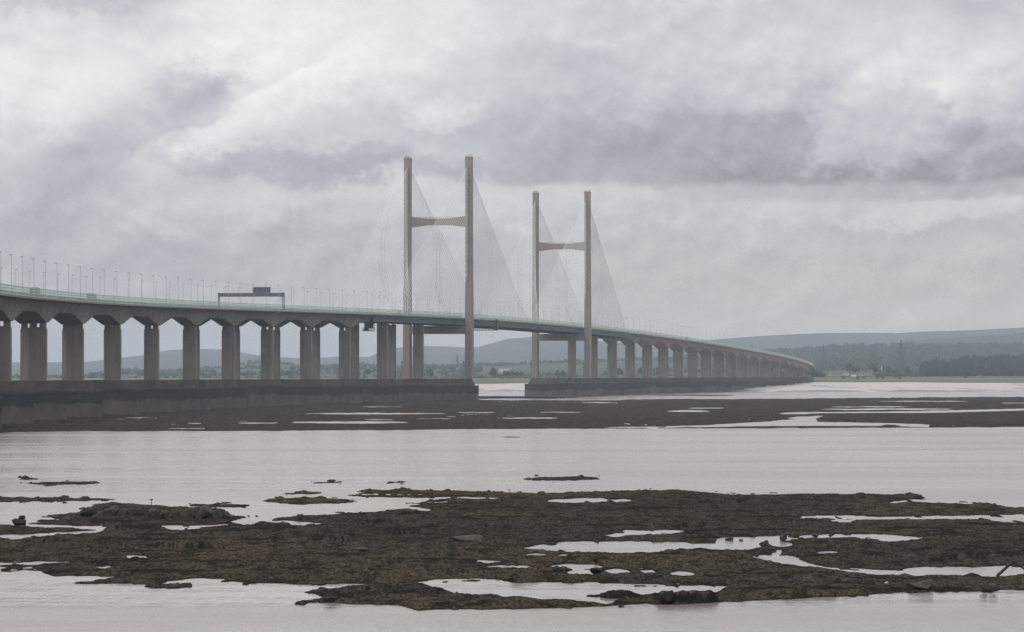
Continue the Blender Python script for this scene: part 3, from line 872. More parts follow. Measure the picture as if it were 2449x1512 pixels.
for s in piers:
    pr = empty('pier', parent=bridge)
    steel_zone = s not in conc_p
    ztop = zr(s) - (5.0 if steel_zone else 9.6)
    short = s > MAIN + 1300
    for sg in (1, -1):
        mb = MB(); o = sg * TS / 2
        fbox(mb, s, o, (6.1, 3.5), 14.15, ztop - .6 if not steel_zone else ztop)
        if not steel_zone:
            fbox(mb, s, o, (5.8, 3.3), ztop - .6, ztop)
        col = part(mb, 'column', M['concrete'], pr)
        for e in (-1.75, 1.75):
            mb = MB()
            if steel_zone: fbox(mb, s, o + e, (1.4, 1.6), ztop, ztop + .45)
            else: fbox(mb, s, o + e, (2.15, 2.6), ztop, zr(s) - 8.02)
            part(mb, 'bearing_plinth', M['concrete'], pr)
        mb = MB(); x_ = o + 3.05 + .09
        mb.tube(P(s + .9, x_, 14.3), P(s + .9, x_, ztop - .8), .09, n=5)
        part(mb, 'drain_pipe', M['lamp'], pr)
    mb = MB()
    caisson(mb, s, 19.7, 6.4, -3.5, 10.0); caisson(mb, s, 18.2, 5.4, 10.0, 14.2, top=.88, tdep=.8); caisson(mb, s, 19.95, 7.2, 9.55, 10.003)
    part(mb, 'foundation', M['foundation'], pr)


# pylons
def leg_mesh(s, sg, ztop):
    mb = MB(); o = sg * LS / 2
    prof = [(14.15, 4.75, 6.6, .35), (66, 4.55, 6.3, 0), (80, 4.5, 4.3, 0), (ztop - 1.2, 4.45, 4.2, -.55), (ztop - 1.2, 4.6, 4.35, -.55), (ztop, 4.6, 4.35, -.55)]
    secs = []
    for z, wt, wl, dx_ in prof:
        oo = o + sg * dx_ * .4; c = .28
        q = []
        for a, b_ in ((-1, -1), (1, -1), (1, 1), (-1, 1)):
            pts = [(a * (wt / 2 - c), b_ * wl / 2), (a * wt / 2, b_ * (wl / 2 - c))]
            if a * b_ > 0: pts = pts[::-1]
            q += pts
        secs.append([P(s + l, oo + t_, z) for t_, l in q])
    return mb.sweep(secs)


ZA = [84.5 + (151.8 - 84.5) * (1 - (1 - u) ** 1.28) for u in np.linspace(0, 1, 30)]
stays = []
for s, zt in ((0.0, 158.0), (MAIN, 158.2)):
    py = empty('pylon', parent=bridge)
    for sg in (1, -1):
        part(leg_mesh(s, sg, zt + (0 if sg > 0 else -.5)), 'leg', M['tower'], py)
    h = LS / 2 - 2.2
    mb = MB(); secs = []
    for o, a, b_ in ((-h, 112.3, 119.6), (-h * .42, 113.7, 118.0), (h * .42, 113.7, 118.0), (h, 112.3, 119.6)):
        secs.append([P(s - 1.5, o, a), P(s + 1.5, o, a), P(s + 1.5, o, b_), P(s - 1.5, o, b_)])
    part(mb.sweep(secs), 'crossbeam', M['tower'], py)
    mb = MB(); fbox(mb, s, 0, (2 * h - .1, 4.2), 43.1, 48.3); fbox(mb, s, h - 3.2, (6.2, 4.7), 43.4, 48.25); fbox(mb, s, -h + 3.2, (6.2, 4.7), 43.4, 48.25)
    part(mb, 'tie_beam', M['tower'], py)
    mb = MB()
    for l in (-1.2, 1.2):
        for zz in (118.55, 119.1): mb.tube(P(s + l, -h * .7, zz), P(s + l, h * .7, zz), .05, n=4)
        for o in np.linspace(-h * .7, h * .7, 12): mb.tube(P(s + l, o, 118), P(s + l, o, 119.1), .05, n=4)
    part(mb, 'beam_railing', M['lamp'], py)
    mb = MB()
    for sg in (1, -1):
        z = zt + (0 if sg > 0 else -.5); o = sg * LS / 2 - sg * .2
        for a, b_, c, d in ((-1.8, -1.6, 1.8, -1.6), (1.8, -1.6, 1.8, 1.6), (1.8, 1.6, -1.8, 1.6), (-1.8, 1.6, -1.8, -1.6)):
            mb.tube(P(s + b_, o + a, z + 1.1), P(s + d, o + c, z + 1.1), .06, n=4); mb.tube(P(s + b_, o + a, z + .55), P(s + d, o + c, z + .55), .05, n=4)
            mb.tube(P(s + b_, o + a, z), P(s + b_, o + a, z + 1.1), .06, n=4)
        if sg < 0:
            for e in (-1.2, .3): fbox(mb, s, o + e, (.8, .8), z, z + 1.5)
    part(mb, 'top_railing', M['lamp'], py)['kind'] = 'stuff'
    m, rn, b, pos = material('red_warning_lamp', .3)
    b.inputs['Base Color'].default_value = (.6, .02, .02, 1); b.inputs['Emission Color'].default_value = (1, .08, .06, 1); b.inputs['Emission Strength'].default_value = .8
    for sg in (1, -1):
        z = zt + (0 if sg > 0 else -.5)
        mb = MB(); mb.tube(P(s - 1.9, sg * LS / 2 + (.8 if sg > 0 else -1.6), z + .4), P(s - 1.9, sg * LS / 2 + (.8 if sg > 0 else -1.6), z + 1.2), .3, .22, 8)
        part(mb, 'warning_light', m, py)
    for sg in (1, -1):
        mb = MB()
        for zz in ZA:
            for dl in (-1, 1):
                l = dl * 2.2; mb.tube(P(s + l, sg * (LS / 2 - .55), zz), P(s + l + dl * .9, sg * (LS / 2 - .62), zz - 1.3), .26, .2, 6)
        part(mb, 'stay_anchor', M['tealtrim'], py)['kind'] = 'stuff'
        mb = MB(); o = sg * LS / 2 - 3.1
        for zz in (15.0, 18.0, 21.0, 24.0): mb.tube(P(s - 2.4, o, zz - 1), P(s - 2.4, o, zz + 2), .12, n=4)
        fbox(mb, s - 2.6, o, (2.2, 1.2), 22.2, 22.6); fbox(mb, s - 2.6, o, (.7, .7), 24.0, 25.4)
        part(mb, 'navigation_light', M['steel'], py)
    mb = MB()
    caisson(mb, s, 28.0, 12.0, -3.5, 9.8, inset=2.8); caisson(mb, s, 25.5, 10.0, 9.8, 14.2, top=.91, tdep=.8, inset=2.4); caisson(mb, s, 28.25, 12.8, 9.35, 9.803, inset=2.8)
    part(mb, 'foundation', M['foundation'], py)
    for sg in (1, -1):
        for dl in (-1, 1):
            fan = []
            for i in range(30):
                d = 13.0 + i * (MAIN / 2 - 2 - 13.0) / 29.0 if True else 0
                sd_ = s + dl * d
                a = P(s + dl * 2.3, sg * (LS / 2 - .6), ZA[i]); b_ = P(sd_, sg * 15.9, zr(sd_) + .2)
                stays.append((a, b_)); fan.append((a, b_))
            mb = MB()
            for base_t, i_from in ((.80, 29), (.60, 25), (.42, 20)):
                prev = None
                for i in range(i_from, 2, -1):
                    a, b_ = np.array(fan[i][0]), np.array(fan[i][1])
                    t = 1 - base_t * (ZA[i_from] - 50) / (ZA[i] - 50) + (i_from - i) * .012 if False else (1 - base_t) + (i_from - i) * (.020 + .012 * base_t)
                    if t > .97: break
                    q = a + (b_ - a) * t
                    mb.box(tuple(q), (.24, .4, .36), -th(s))
                    if prev is not None: mb.tube(prev, q, .035, n=4)
                    prev = q
            part(mb, 'cable_tie', M['darkrail'], bridge)['kind'] = 'stuff'
stays.sort(key=lambda q: -np.linalg.norm(np.array(q[0]) - np.array(q[1])) / q[1][1])
rest = MB()
for i, (a, b_) in enumerate(stays):
    mb = MB() if i < 100 else rest
    mb.tube(a, b_, .105, n=6)
    if i < 100: part(mb, 'stay_cable', M['stay'])
o = part(rest, 'stay_cable', M['stay']); o['kind'] = 'stuff'

# ---------------------------------------------------------------- street lamps
ORD = ('first second third fourth fifth sixth seventh eighth ninth tenth eleventh twelfth thirteenth fourteenth fifteenth sixteenth seventeenth eighteenth nineteenth twentieth '
       'twenty-first twenty-second twenty-third twenty-fourth twenty-fifth twenty-sixth twenty-seventh twenty-eighth twenty-ninth thirtieth thirty-first thirty-second thirty-third thirty-fourth thirty-fifth '
       'thirty-sixth thirty-seventh thirty-eighth thirty-ninth fortieth forty-first forty-second forty-third forty-fourth forty-fifth forty-sixth forty-seventh forty-eighth forty-ninth fiftieth '
       'fifty-first fifty-second fifty-third fifty-fourth fifty-fifth fifty-sixth fifty-seventh fifty-eighth fifty-ninth sixtieth sixty-first sixty-second sixty-third sixty-fourth sixty-fifth').split()
GS = -489.0
mb = MB(); mb.tube((0, 0, 0), (0, 0, 12.6), .095, .065, 8); mb.tube((0, 0, 0), (0, 0, 1.2), .2, .18, 8)
lamp0 = empty('street_lamp')
mb.build('post', M['lamp'], lamp0)
mb = MB(); mb.box((-.36, 0, 12.68), (.95, .4, .26), top=(.85, .7)); mb.build('lamp_head', M['lamphead'], lamp0)
lamp0['category'] = 'street lamp'; lamp0['group'] = 'lamp posts along the bridge'
far0 = None
row = {1: [], -1: []}
for sg in (1, -1):
    s = -1079.32 + (24.9 if sg > 0 else 14.1) - SPAN * 3
    while s < 2380:
        if min(abs(s), abs(s - MAIN)) > 3: row[sg].append(s)
        s += SPAN / 3
lamps = []
for sg in (1, -1):
    nm = 'near' if sg > 0 else 'far'
    cnt = {'g': len([s for s in row[sg] if s < GS]), 'p1': 0, 'p2': 0, 'gr': 0}
    for s in row[sg]:
        if s < GS: w = '%s left of the sign gantry' % ORD[cnt['g'] - 1]; cnt['g'] -= 1
        elif s < 0: cnt['gr'] += 1; w = '%s right of the sign gantry' % ORD[cnt['gr'] - 1]
        elif s < MAIN: cnt['p1'] += 1; w = '%s beyond the nearer bridge tower' % ORD[cnt['p1'] - 1]
        else: cnt['p2'] += 1; w = '%s beyond the farther bridge tower' % ORD[cnt['p2'] - 1]
        loc = P(s, sg * 16.5, zr(s) + .13); rz = -th(s) + (0 if sg > 0 else math.pi)
        if not lamps: o = lamp0; o.location = loc; o.rotation_euler.z = rz
        else: o = dup(lamp0, loc, rz)
        o['label'] = 'grey lamp post in the %s row, %s' % (nm, w)
        lamps.append(o)

# ---------------------------------------------------------------- sign gantry
g = empty('sign_gantry', P(GS, 0, zr(GS)), rz=-th(GS))
tag(g, 'wide motorway gantry with dark beam and teal backed sign over the bridge', 'sign gantry')
mb = MB(); mb.box((0, 0, 8.35), (34.2, 1.5, 1.9))
for x in np.linspace(-17.2, 17.2, 2): mb.box((x, 0, 8.35), (.3, 1.7, 2.1))
bm_ = mb.build('beam', M['sign'], g)
mb = MB()
for x, w in ((-10, 3.6), (-5, 3.0), (-1.2, 3.6)): mb.box((x, -.79, 8.3), (w, .06, 1.1))
mb.build('beam_panel', M['greypaint'], g)
for x in (-17.0, 17.0):
    mb = MB()
    for e in (-.75, .55): mb.tube((x + (e if x > 0 else -e) * .5, -.5 + .9 * (e > 0), 0.1), (x + (e if x > 0 else -e) * .5, -.5 + .9 * (e > 0), 7.4 + (2.1 if e > 0 else 0)), .27, n=8)
    mb.box((x, 0, 9.35), (1.2, 1.75, .25))
    mb.build('leg', M['tealtrim'], g)
mb = MB(); mb.box((5.6, 0, 10.85), (9.1, .3, 2.85)); sp_ = mb.build('sign_panel', M['signback'], g)
mb = MB()
for x in (1.05, 3.0, 4.3, 6.4, 7.9, 10.1): mb.box((x, -.22, 10.85), (.2, .14, 2.9))
for z in (9.42, 12.25): mb.box((5.6, -.22, z), (9.2, .16, .2))
mb.build('stiffener', M['tealtrim'], sp_)
mb = MB()
for e in (-.25, .25): mb.tube((15.6 + e, -.6, .2), (15.6 + e, -.6, 7.6), .05, n=4)
for z in np.arange(.6, 7.5, .5): mb.tube((15.35, -.6, z), (15.85, -.6, z), .04, n=4)
mb.build('ladder', M['rail'], g)

# ---------------------------------------------------------------- maintenance cradles hanging under the deck
def truss(mb, x0, x1, y0, y1, z0, z1, nx, r=.12):
    for y in (y0, y1):
        for z in (z0, z1): mb.tube((x0, y, z), (x1, y, z), r, n=4)
        for i in range(nx + 1):
            x = x0 + (x1 - x0) * i / nx; mb.tube((x, y, z0), (x, y, z1), r * .8, n=4)
            if i < nx: mb.tube((x, y, z0), (x + (x1 - x0) / nx, y, z1), r * .7, n=4)
    for i in range(nx + 1):
        x = x0 + (x1 - x0) * i / nx
        for z in (z0, z1): mb.tube((x, y0, z), (x, y1, z), r * .8, n=4)


sc_ = -233.0
g = empty('inspection_cradle', P(sc_, 9.2, zr(sc_) - 9.5), rz=-th(sc_))
tag(g, 'dark steel inspection cradle hanging under the deck where concrete meets teal steel', 'inspection cradle')
mb = MB(); truss(mb, -3.8, 3.2, -1.6, 1.6, 0, 1.6, 4); truss(mb, -2.4, 2.9, -1.4, 1.4, 1.6, 4.6, 3, .16); mb.build('frame', M['lattice'], g)
mb = MB(); mb.box((0, 0, -.1), (7.4, 3.4, .18)); mb.box((-.1, 0, 3.0), (4.8, 2.6, 3.0)); mb.box((-1.6, 0, .8), (2.4, 2.2, 1.5)); mb.build('platform', M['steel'], g)
sc_ = 101.0
g = empty('travelling_gantry', P(sc_, 0, zr(sc_) - 6.7), rz=-th(sc_))
tag(g, 'long dark travelling gantry slung below the steel deck between the towers', 'travelling gantry')
mb = MB(); truss(mb, -17, 17.6, -1.5, 1.5, 0, 1.5, 14, .13); mb.build('truss', M['lattice'], g)
mb = MB(); mb.box((0, 0, -.12), (35, 3.2, .16)); mb.build('walkway', M['steel'], g)
for sg in (1, -1):
    mb = MB(); mb.box((sg * 18.4, 0, 3.6), (1.9, 3.0, 7.4), top=(.55, .8)); mb.box((sg * 17.6, 0, .6), (3.4, 3.2, 1.6)); mb.build('end_tower', M['steel'], g)


# ---------------------------------------------------------------- vehicles
def vehicle(kind, s, off, paint, label, cat, ln, ht):
    v = empty(kind, P(s, off, zr(s) + .13), rz=-th(s)); tag(v, label, cat)
    w = 1.8 if kind == 'car' else 2.45
    if kind == 'car':
        mb = MB(); mb.box((0, 0, .62), (w, ln, .65)); mb.box((0, -.2, 1.18), (w * .92, ln * .55, .5), top=(.82, .7)); mb.build('body', paint, v)
        mb = MB(); mb.box((0, -.2, 1.17), (w * .94, ln * .45, .3), top=(.9, .8)); mb.build('window', M['glass'], v)
    elif kind == 'van':
        mb = MB(); mb.box((0, -.4, 1.4), (2.0, ln - .9, 2.0)); mb.box((0, ln / 2 - .5, 1.0), (1.95, 1.0, 1.1), top=(.9, .5)); mb.build('body', paint, v)
        mb = MB(); mb.box((0, ln / 2 - .82, 1.85), (1.7, .12, .7)); mb.build('windscreen', M['glass'], v)
    else:
        mb = MB(); mb.box((0, -1.3, 2.35), (w, ln - 2.9, ht - 1.1)); mb.build('trailer', paint, v)
        mb = MB(); mb.box((0, ln / 2 - 1.1, 1.9), (w * .97, 2.2, 2.6), top=(.95, .85)); mb.build('cab', M['greypaint'], v)
    for y in ((-.32, .32) if kind != 'lorry' else (-.38, -.25, .4)):
        for x in (-1, 1):
            mb = MB(); r = .33 if kind == 'car' else .5
            mb.tube((x * (w / 2 - .2), y * ln, r), (x * (w / 2 + .02), y * ln, r), r, n=12); mb.build('wheel', M['tyre'], v)


vehicle('car', -1143, 9.0, M['yellow'], 'yellow car behind the pale green barrier on the nearest stretch of bridge', 'car', 4.4, 1.5)
vehicle('lorry', -1116, 12.5, M['darkpaint'], 'dark lorry just right of the yellow car behind the bridge barrier', 'lorry', 11, 3.6)
vehicle('lorry', -963, 12.5, M['greypaint'], 'grey lorry between lamp posts left of the sign gantry', 'lorry', 9, 3.3)
vehicle('van', -158, 2.5, M['white'], 'white van at the foot of the nearer bridge tower', 'van', 5.6, 2.4)
vehicle('lorry', -150, 7.5, M['white'], 'white lorry beside the nearer bridge tower', 'lorry', 9, 3.6)
vehicle('lorry', 1062, 12.5, M['orange'], 'orange lorry on the far viaduct descending beyond the towers', 'lorry', 8, 3.6)
vehicle('van', 1255, 12.5, M['yellow'], 'yellow van on the far viaduct beyond the towers', 'van', 5.6, 2.4)


# ---------------------------------------------------------------- electricity pylons
def lattice_tower(px, ytop, ybot, hgt, label):
    d = hgt * FPX / (ybot - ytop); x = px2x(px, d); zb = py2z(ybot, d) - 2
    t = empty('electricity_pylon', (x, d, zb), rz=.5); tag(t, label, 'electricity pylon', 'electricity pylons on the far shore')
    h = hgt + 2
    lv = [(0, .12), (.16, .095), (.32, .07), (.48, .052), (.62, .04), (.74, .032), (.86, .026), (1, .004)]
    mb = MB(); r = .17 * d / 5500 + .06
    ring = [[(a * w * h, b_ * w * h, q * h) for a, b_ in ((-1, -1), (1, -1), (1, 1), (-1, 1))] for q, w in lv]
    for i in range(len(ring) - 1):
        for j in range(4):
            k2 = (j + 1) % 4
            mb.tube(ring[i][j], ring[i + 1][j], r, n=4)
            mb.tube(ring[i][j], ring[i + 1][k2], r * .55, n=4); mb.tube(ring[i][k2], ring[i + 1][j], r * .55, n=4)
            mb.tube(ring[i + 1][j], ring[i + 1][k2], r * .55, n=4)
    mb.build('tower_frame', M['lattice'], t)
    for q, l in ((.62, .19), (.74, .24), (.86, .16)):
        mb = MB()
        for sg in (-1, 1):
            for e in (-.03, .03):
                mb.tube((sg * .03 * h, e * h, q * h), (sg * l * h, 0, q * h + .01 * h), r * .7, n=4)
            mb.tube((sg * .028 * h, 0, q * h + .05 * h), (sg * l * h, 0, q * h + .01 * h), r * .6, n=4)
            mb.tube((sg * l * h, 0, q * h + .01 * h), (sg * l * h, 0, q * h - .045 * h), r * .7, n=4)
        mb.build('cross_arm', M['lattice'], t)


lattice_tower(2154.7, 813, 889, 50, 'tall lattice electricity pylon before the wooded hill, left of the dark plantation')
lattice_tower(1969.3, 823, 887, 50, 'lattice electricity pylon just right of where the bridge curves away')
lattice_tower(2089.5, 847, 890, 32, 'faint smaller electricity pylon above the right end of the village')
lattice_tower(1961, 862, 889, 24, 'small electricity pylon at the foot of the taller one by the bridge end')
lattice_tower(1094, 849, 903, 48, 'electricity pylon seen through the opening of the nearer bridge tower')
lattice_tower(389.6, 866, 900, 46, 'distant electricity pylon seen between bridge piers, taller of two')
lattice_tower(415, 871, 900, 40, 'distant electricity pylon seen between bridge piers, shorter of two')
lattice_tower(609.6, 857, 892, 46, 'electricity pylon on the crest of the low hill behind the left viaduct')
lattice_tower(781, 864, 902, 46, 'electricity pylon rising from trees behind the left viaduct')
lattice_tower(1337.6, 869, 904, 42, 'electricity pylon seen through the opening of the farther bridge tower')
lattice_tower(1798, 824, 880, 46, 'electricity pylon with its top just above the deck of the far viaduct')


# ---------------------------------------------------------------- houses
def house(px, d, w, dp, eave, ridge_h, wall, roof, label, rz=0.0, z=None):
    z = 12.6 if z is None else z
    h = empty('house', (px2x(px, d), d, z), rz=rz); tag(h, label, 'house', 'houses on the far shore')
    mb = MB(); mb.box((0, 0, eave / 2 - .5), (w, dp, eave + 1)); mb.build('wall', wall, h)
    mb = MB(); a, b_ = w / 2 + .3, dp / 2 + .4
    mb.add([(-a, -b_, eave), (a, -b_, eave), (a, b_, eave), (-a, b_, eave), (-a, 0, ridge_h), (a, 0, ridge_h)], [(0, 1, 5, 4), (2, 3, 4, 5), (0, 4, 3), (1, 2, 5), (3, 2, 1, 0)]); rf = mb.build('roof', roof, h)
    mb = MB(); mb.box((w * .35, 0, ridge_h + .3), (.8, .8, 1.8)); mb.build('chimney', M['brick'], rf)
    mb = MB()
    for x in (-.3, 0, .3): mb.box((x * w, -dp / 2 - .03, eave * .55), (1.1, .1, 1.2))
    mb.build('window', M['glass'], h)


hs = [(1973, 5030, 9, 'brick', 'roof', 'leftmost brown roofed house of the shore village, beside the bridge end'),
      (1990, 5060, 10, 'limewash', 'roof', 'white gabled house behind the low brown roofs at the left of the village'),
      (2003, 5025, 12, 'render', 'roof', 'long pale walled house left of the village centre'),
      (2020, 5028, 13, 'limewash', 'roof', 'long white walled house near the village centre'),
      (2034, 5065, 12, 'brick', 'roof', 'brick house behind the long white walled house'),
      (2052, 5060, 14, 'brick', 'roof', 'brown roofed house behind the bright white shed'),
      (2066, 5035, 15, 'render', 'roof2', 'dark grey roofed house at the village front, right of the white shed'),
      (2076, 5070, 11, 'limewash', 'roof', 'white gabled house at the right rear of the village'),
      (2085, 5030, 12, 'render', 'roof', 'pale stone house at the right end of the village')]
for i, (px, d, w, wm, rm, lb) in enumerate(hs):
    house(px, d + 250, w, 8, 4.6, 7.6, M[wm], M[rm], lb, (i % 3 - 1) * .25, 16.2)
h = empty('shed', (px2x(2041.6, 5200), 5200, 14.8)); tag(h, 'small bright white flat roofed shed in front of the village', 'shed')
mb = MB(); mb.box((0, 0, 1.3), (6.5, 5, 3.2)); mb.build('wall', M['white'], h)
mb = MB(); mb.box((0, 0, 3.0), (7, 5.5, .3)); mb.build('roof', M['roof2'], h)
hs2 = [(772, 5320, 'pale', 'leftmost pale house seen between piers below the left viaduct'), (784, 5330, 'white', 'middle white house seen between piers below the left viaduct'), (796, 5325, 'pale', 'rightmost pale house seen between piers below the left viaduct'),
       (884, 5420, 'pale', 'lone pale farmhouse among trees left of the nearer tower'), (318, 5420, 'pale', 'pale cottage on the far shore behind the left piers')]
for px, d, kd, lb in hs2:
    house(px, d, 10, 7, 4.2, 7, M['limewash'] if kd == 'white' else M['render'], M['roof2'], lb, .2, float(py2z(903.5, d)))
c = empty('chimney_stack', (px2x(2108, 5350), 5350, 16)); tag(c, 'slim white tapering chimney stack above bushes right of the village', 'chimney')
mb = MB(); mb.tube((0, 0, -2), (0, 0, 14.3), 0.62, .45, 14); mb.build('shaft', M['white'], c)
mb = MB(); mb.tube((0, 0, 13.6), (0, 0, 14.6), 0.6, .6, 14); mb.build('rim', M['render'], c)
# smoke drifting over the fields
m = bpy.data.materials.new('smoke'); m.use_nodes = True; hn = m.node_tree; hn.nodes.clear()
pv = hn.nodes.new('ShaderNodeVolumePrincipled'); ho = hn.nodes.new('ShaderNodeOutputMaterial')
pv.inputs['Color'].default_value = (.97, .96, .94, 1); pv.inputs['Density'].default_value = .05
hn.links.new(pv.outputs[0], ho.inputs['Volume'])
v0, f0 = ico1(); rs = np.random.RandomState(4); VV, FF = [], []
d = 5600
for i, (px, y, r) in enumerate(((1200, 888, 4.2), (1206, 886, 3.4), (1196, 885.5, 3.0), (1212, 884, 3.0), (1220, 882.5, 2.4))):
    v = v0 * (1 + (rs.rand(len(v0)) - .5) * .5)[:, None] * np.array([r * 1.5, r, r]) + np.array([px2x(px, d), d + i * 12, py2z(y, d)])
    VV.append(v); FF.append(f0 + i * len(v0))
tag(np_mesh('smoke', np.concatenate(VV), np.concatenate(FF), m), kind='stuff')


# ---------------------------------------------------------------- single trees and bushes
def make_tree(h, w, seed, bush=False):
    rs = np.random.RandomState(seed); t = empty('bush' if bush else 'tree')
    mb = MB(); tr = h * (.3 if bush else .5)
    mb.tube((0, 0, -1.0), (0, 0, tr), h * .045, h * .02, 7)
    for i in range(5):
        a = rs.uniform(0, 6.28); mb.tube((0, 0, tr * rs.uniform(.5, .95)), (math.cos(a) * w * .3, math.sin(a) * w * .3, h * rs.uniform(.55, .8)), h * .015, h * .006, 5)
    mb.build('trunk', M['bark'], t)
    mb = MB()
    cl = [(rs.normal(0, w * .2), rs.normal(0, w * .2), h * (.45 if bush else .58) + rs.normal(0, h * .15), w * rs.uniform(.16, .3)) for _ in range(14)]
    for cx_, cy_, cz, r in cl:
        for _ in range(46):
            u = rs.normal(size=3); u /= np.linalg.norm(u); q = np.array((cx_, cy_, max(cz, h * .18))) + u * r * rs.uniform(.6, 1.05)
            a = rs.normal(size=3); a /= np.linalg.norm(a); b_ = np.cross(a, u + 1e-3); b_ /= np.linalg.norm(b_); l = w * .065 * rs.uniform(.7, 1.4)
            mb.add([q - a * l - b_ * l * .7, q + a * l - b_ * l * .5, q + a * l * .8 + b_ * l, q - a * l * .7 + b_ * l * .8], [(0, 1, 2, 3)])
    mb.build('crown', M['leaf'], t)
    return t


protos = [make_tree(11, 10, 1), make_tree(9, 9, 2), make_tree(3.6, 5.0, 3, True)]
tl_ = [(2018, 895.5, 2, 'small round bush on the marsh below the village, second from the bridge end'), (2066, 899.5, 2, 'dark bush on the marsh in front of the right half of the village'), (2098, 902.5, 2, 'larger dark bush at the marsh edge right of the village'), (2110, 902, 2, 'bush on the marsh just below the white chimney stack'),
       (2152, 902, 2, 'lone bush on the marsh below the tall electricity pylon'), (2310, 901.5, 2, 'lone dark bush on the marsh in front of the plantation'), (2052, 906, 2, 'bush lowest on the green marsh below the village'),
       (1946, 903, 0, 'tree right beside the curving end of the bridge'), (1957, 903, 1, 'second tree from the curving end of the bridge'), (2031, 893, 0, 'rounded tree rising behind the village roofs'), (2046, 893, 1, 'tree rising behind the white shed in the village'), (2089, 894, 0, 'dark tree at the right end of the village roofs'),
       (2125, 896, 0, 'tree in the thicket below the tall electricity pylon, nearest the white chimney'), (2140, 896, 1, 'middle tree of the thicket below the tall electricity pylon'), (2170, 897, 0, 'tree in the thicket next to the plantation'),
       (1238, 902, 1, 'tree on the far shore seen between the two bridge towers, right of the smoke'), (1180, 903, 0, 'tree on the far shore seen between the two bridge towers, left of the smoke'), (1213, 904, 1, 'tree on the far shore below the drifting smoke'),
       (1029, 903, 0, 'dark tree on the far shore seen through the nearer tower opening'), (880, 900, 0, 'round dark tree seen between the last two piers before the nearer tower'), (690, 900, 1, 'tree seen between piers below the low hill at left'), (1533, 899, 0, 'dark tree seen between piers right of the farther tower'),
       (1575, 900, 1, 'dark tree seen in the third gap right of the farther tower'), (1480, 900, 0, 'tree seen in the first gap right of the farther tower'), (1345, 903, 1, 'tree seen low in the farther tower opening')]
used = set()
for px, yb, kd, lb in tl_:
    d = 4700 if yb > 904 else (4890 if kd == 2 else 5015); x = px2x(px, d); z = float(py2z(yb, d))
    if kd == 2: z = min(z, 12.5)
    if kd not in used: o = protos[kd]; o.location = (x, d, z); used.add(kd)
    else: o = dup(protos[kd], (x, d, z), random.uniform(0, 6), random.uniform(.85, 1.25))
    tag(o, lb, 'bush' if kd == 2 else 'tree', 'bushes on the marsh' if kd == 2 else 'trees along the far shore')


# ---------------------------------------------------------------- boulders on the foreground reef
def boulder(x0, x1, y0, y1, mat, label, seed, name='boulder', flat=False, ang=.5, zb=None, group=None):
    """measured box of a stone in the photo -> a stone of that size lying on the reef"""
    rs = np.random.RandomState(seed)
    zb = .25 if zb is None else zb
    cx_, d = at((x0 + x1) / 2, y1, zb)
    sx = (x1 - x0) * d / FPX / 2; sz = (y1 - y0) * d / FPX
    v, f = ico3(); v = v.copy()
    n = rs.normal(size=(13, 3)); n /= np.linalg.norm(n, axis=1)[:, None]
    for q in n:                                     # cut facets
        dt = v @ q; lim = rs.uniform(.5, .78); v = v - np.outer(np.maximum(dt - lim, 0), q)
    v = v * (1 + fbm(v[:, 0] * 2.2 + seed, v[:, 1] * 2.2 + v[:, 2] * 1.7, 4, seed % 50) * .22)[:, None]
    if flat: v[:, 2] = np.clip(v[:, 2], -.5, .45 + .3 * v[:, 0])
    v = v / np.array([np.abs(v[:, 0]).max(), np.abs(v[:, 1]).max(), 1])
    v[:, 2] = (v[:, 2] - v[:, 2].min()) / (v[:, 2].max() - v[:, 2].min())
    v = v * np.array([sx, max(sx * .8, sz * .6), sz * 1.25]) + np.array([0, 0, -sz * .25])
    o = np_mesh(name, v, f, mat, False); o.location = (cx_, d + sx * .5, zb); o.rotation_euler.z = rs.uniform(-.15, .15)
    tag(o, label, 'boulder' if name == 'boulder' else name, group or 'stones on the foreground reef')
    return o


def r1(a, b_, c, d): return (a * .2602, b_ * .2602, 1134.3 + c * .2602, 1134.3 + d * .2602)
def r2(a, b_, c, d): q = r1(a, b_, c, d); return (q[0] + 605.4, q[1] + 605.4, q[2], q[3])
def r3(a, b_, c, d): q = r1(a, b_, c, d); return (q[0] + 1210.8, q[1] + 1210.8, q[2], q[3])
def r4(a, b_, c, d): q = r1(a, b_, c, d); return (q[0] + 1811.8, q[1] + 1811.8, q[2], q[3])


rowb = [(940, 1115, 292, 385, 'big rounded brown boulder at the left end of the boulder row'), (1105, 1205, 308, 385, 'grey boulder second in the boulder row from its left end'), (1195, 1345, 302, 385, 'angular boulder in the row, left of the one with a pale streak'),
        (1335, 1470, 303, 400, 'steep dark boulder with a sloping face in the middle of the boulder row'), (1460, 1562, 322, 402, 'rounded dark boulder just right of the middle of the boulder row'), (1552, 1665, 332, 406, 'low dark boulder right of the rounded one in the boulder row'), (1655, 1805, 348, 408, 'lowest flat topped dark block in the boulder row'),
        (1795, 1965, 288, 408, 'tallest boulder near the right end of the boulder row'), (1955, 2065, 312, 412, 'second boulder from the right end of the boulder row'), (2045, 2135, 338, 408, 'last small boulder at the right end of the boulder row')]
for i, (a, b_, c, d, lb) in enumerate(rowb):
    boulder(*r1(a, b_, c, d), M['rock_grey'] if i in (0, 2) else M['rock_dark'], lb, 100 + i, zb=.15, group='boulders in the row at left')
boulder(*r1(735, 905, 315, 385), M['rock_black'], 'black slab leaning left of the boulder row', 120, flat=True)
boulder(*r1(108, 245, 405, 472), M['rock_black'], 'large black boulder standing in water at the left edge', 121, zb=0)
boulder(*r1(168, 236, 377, 420), M['rock_black'], 'small black boulder behind the large black one at the left edge', 122, zb=.2)
boulder(*r1(835, 895, 372, 408), M['rock_dark'], 'small dark stone in the weed below the black slab', 123)
boulder(*r1(570, 650, 395, 430), M['rock_grey'], 'low grey stone at the left foot of the boulder islet', 124)
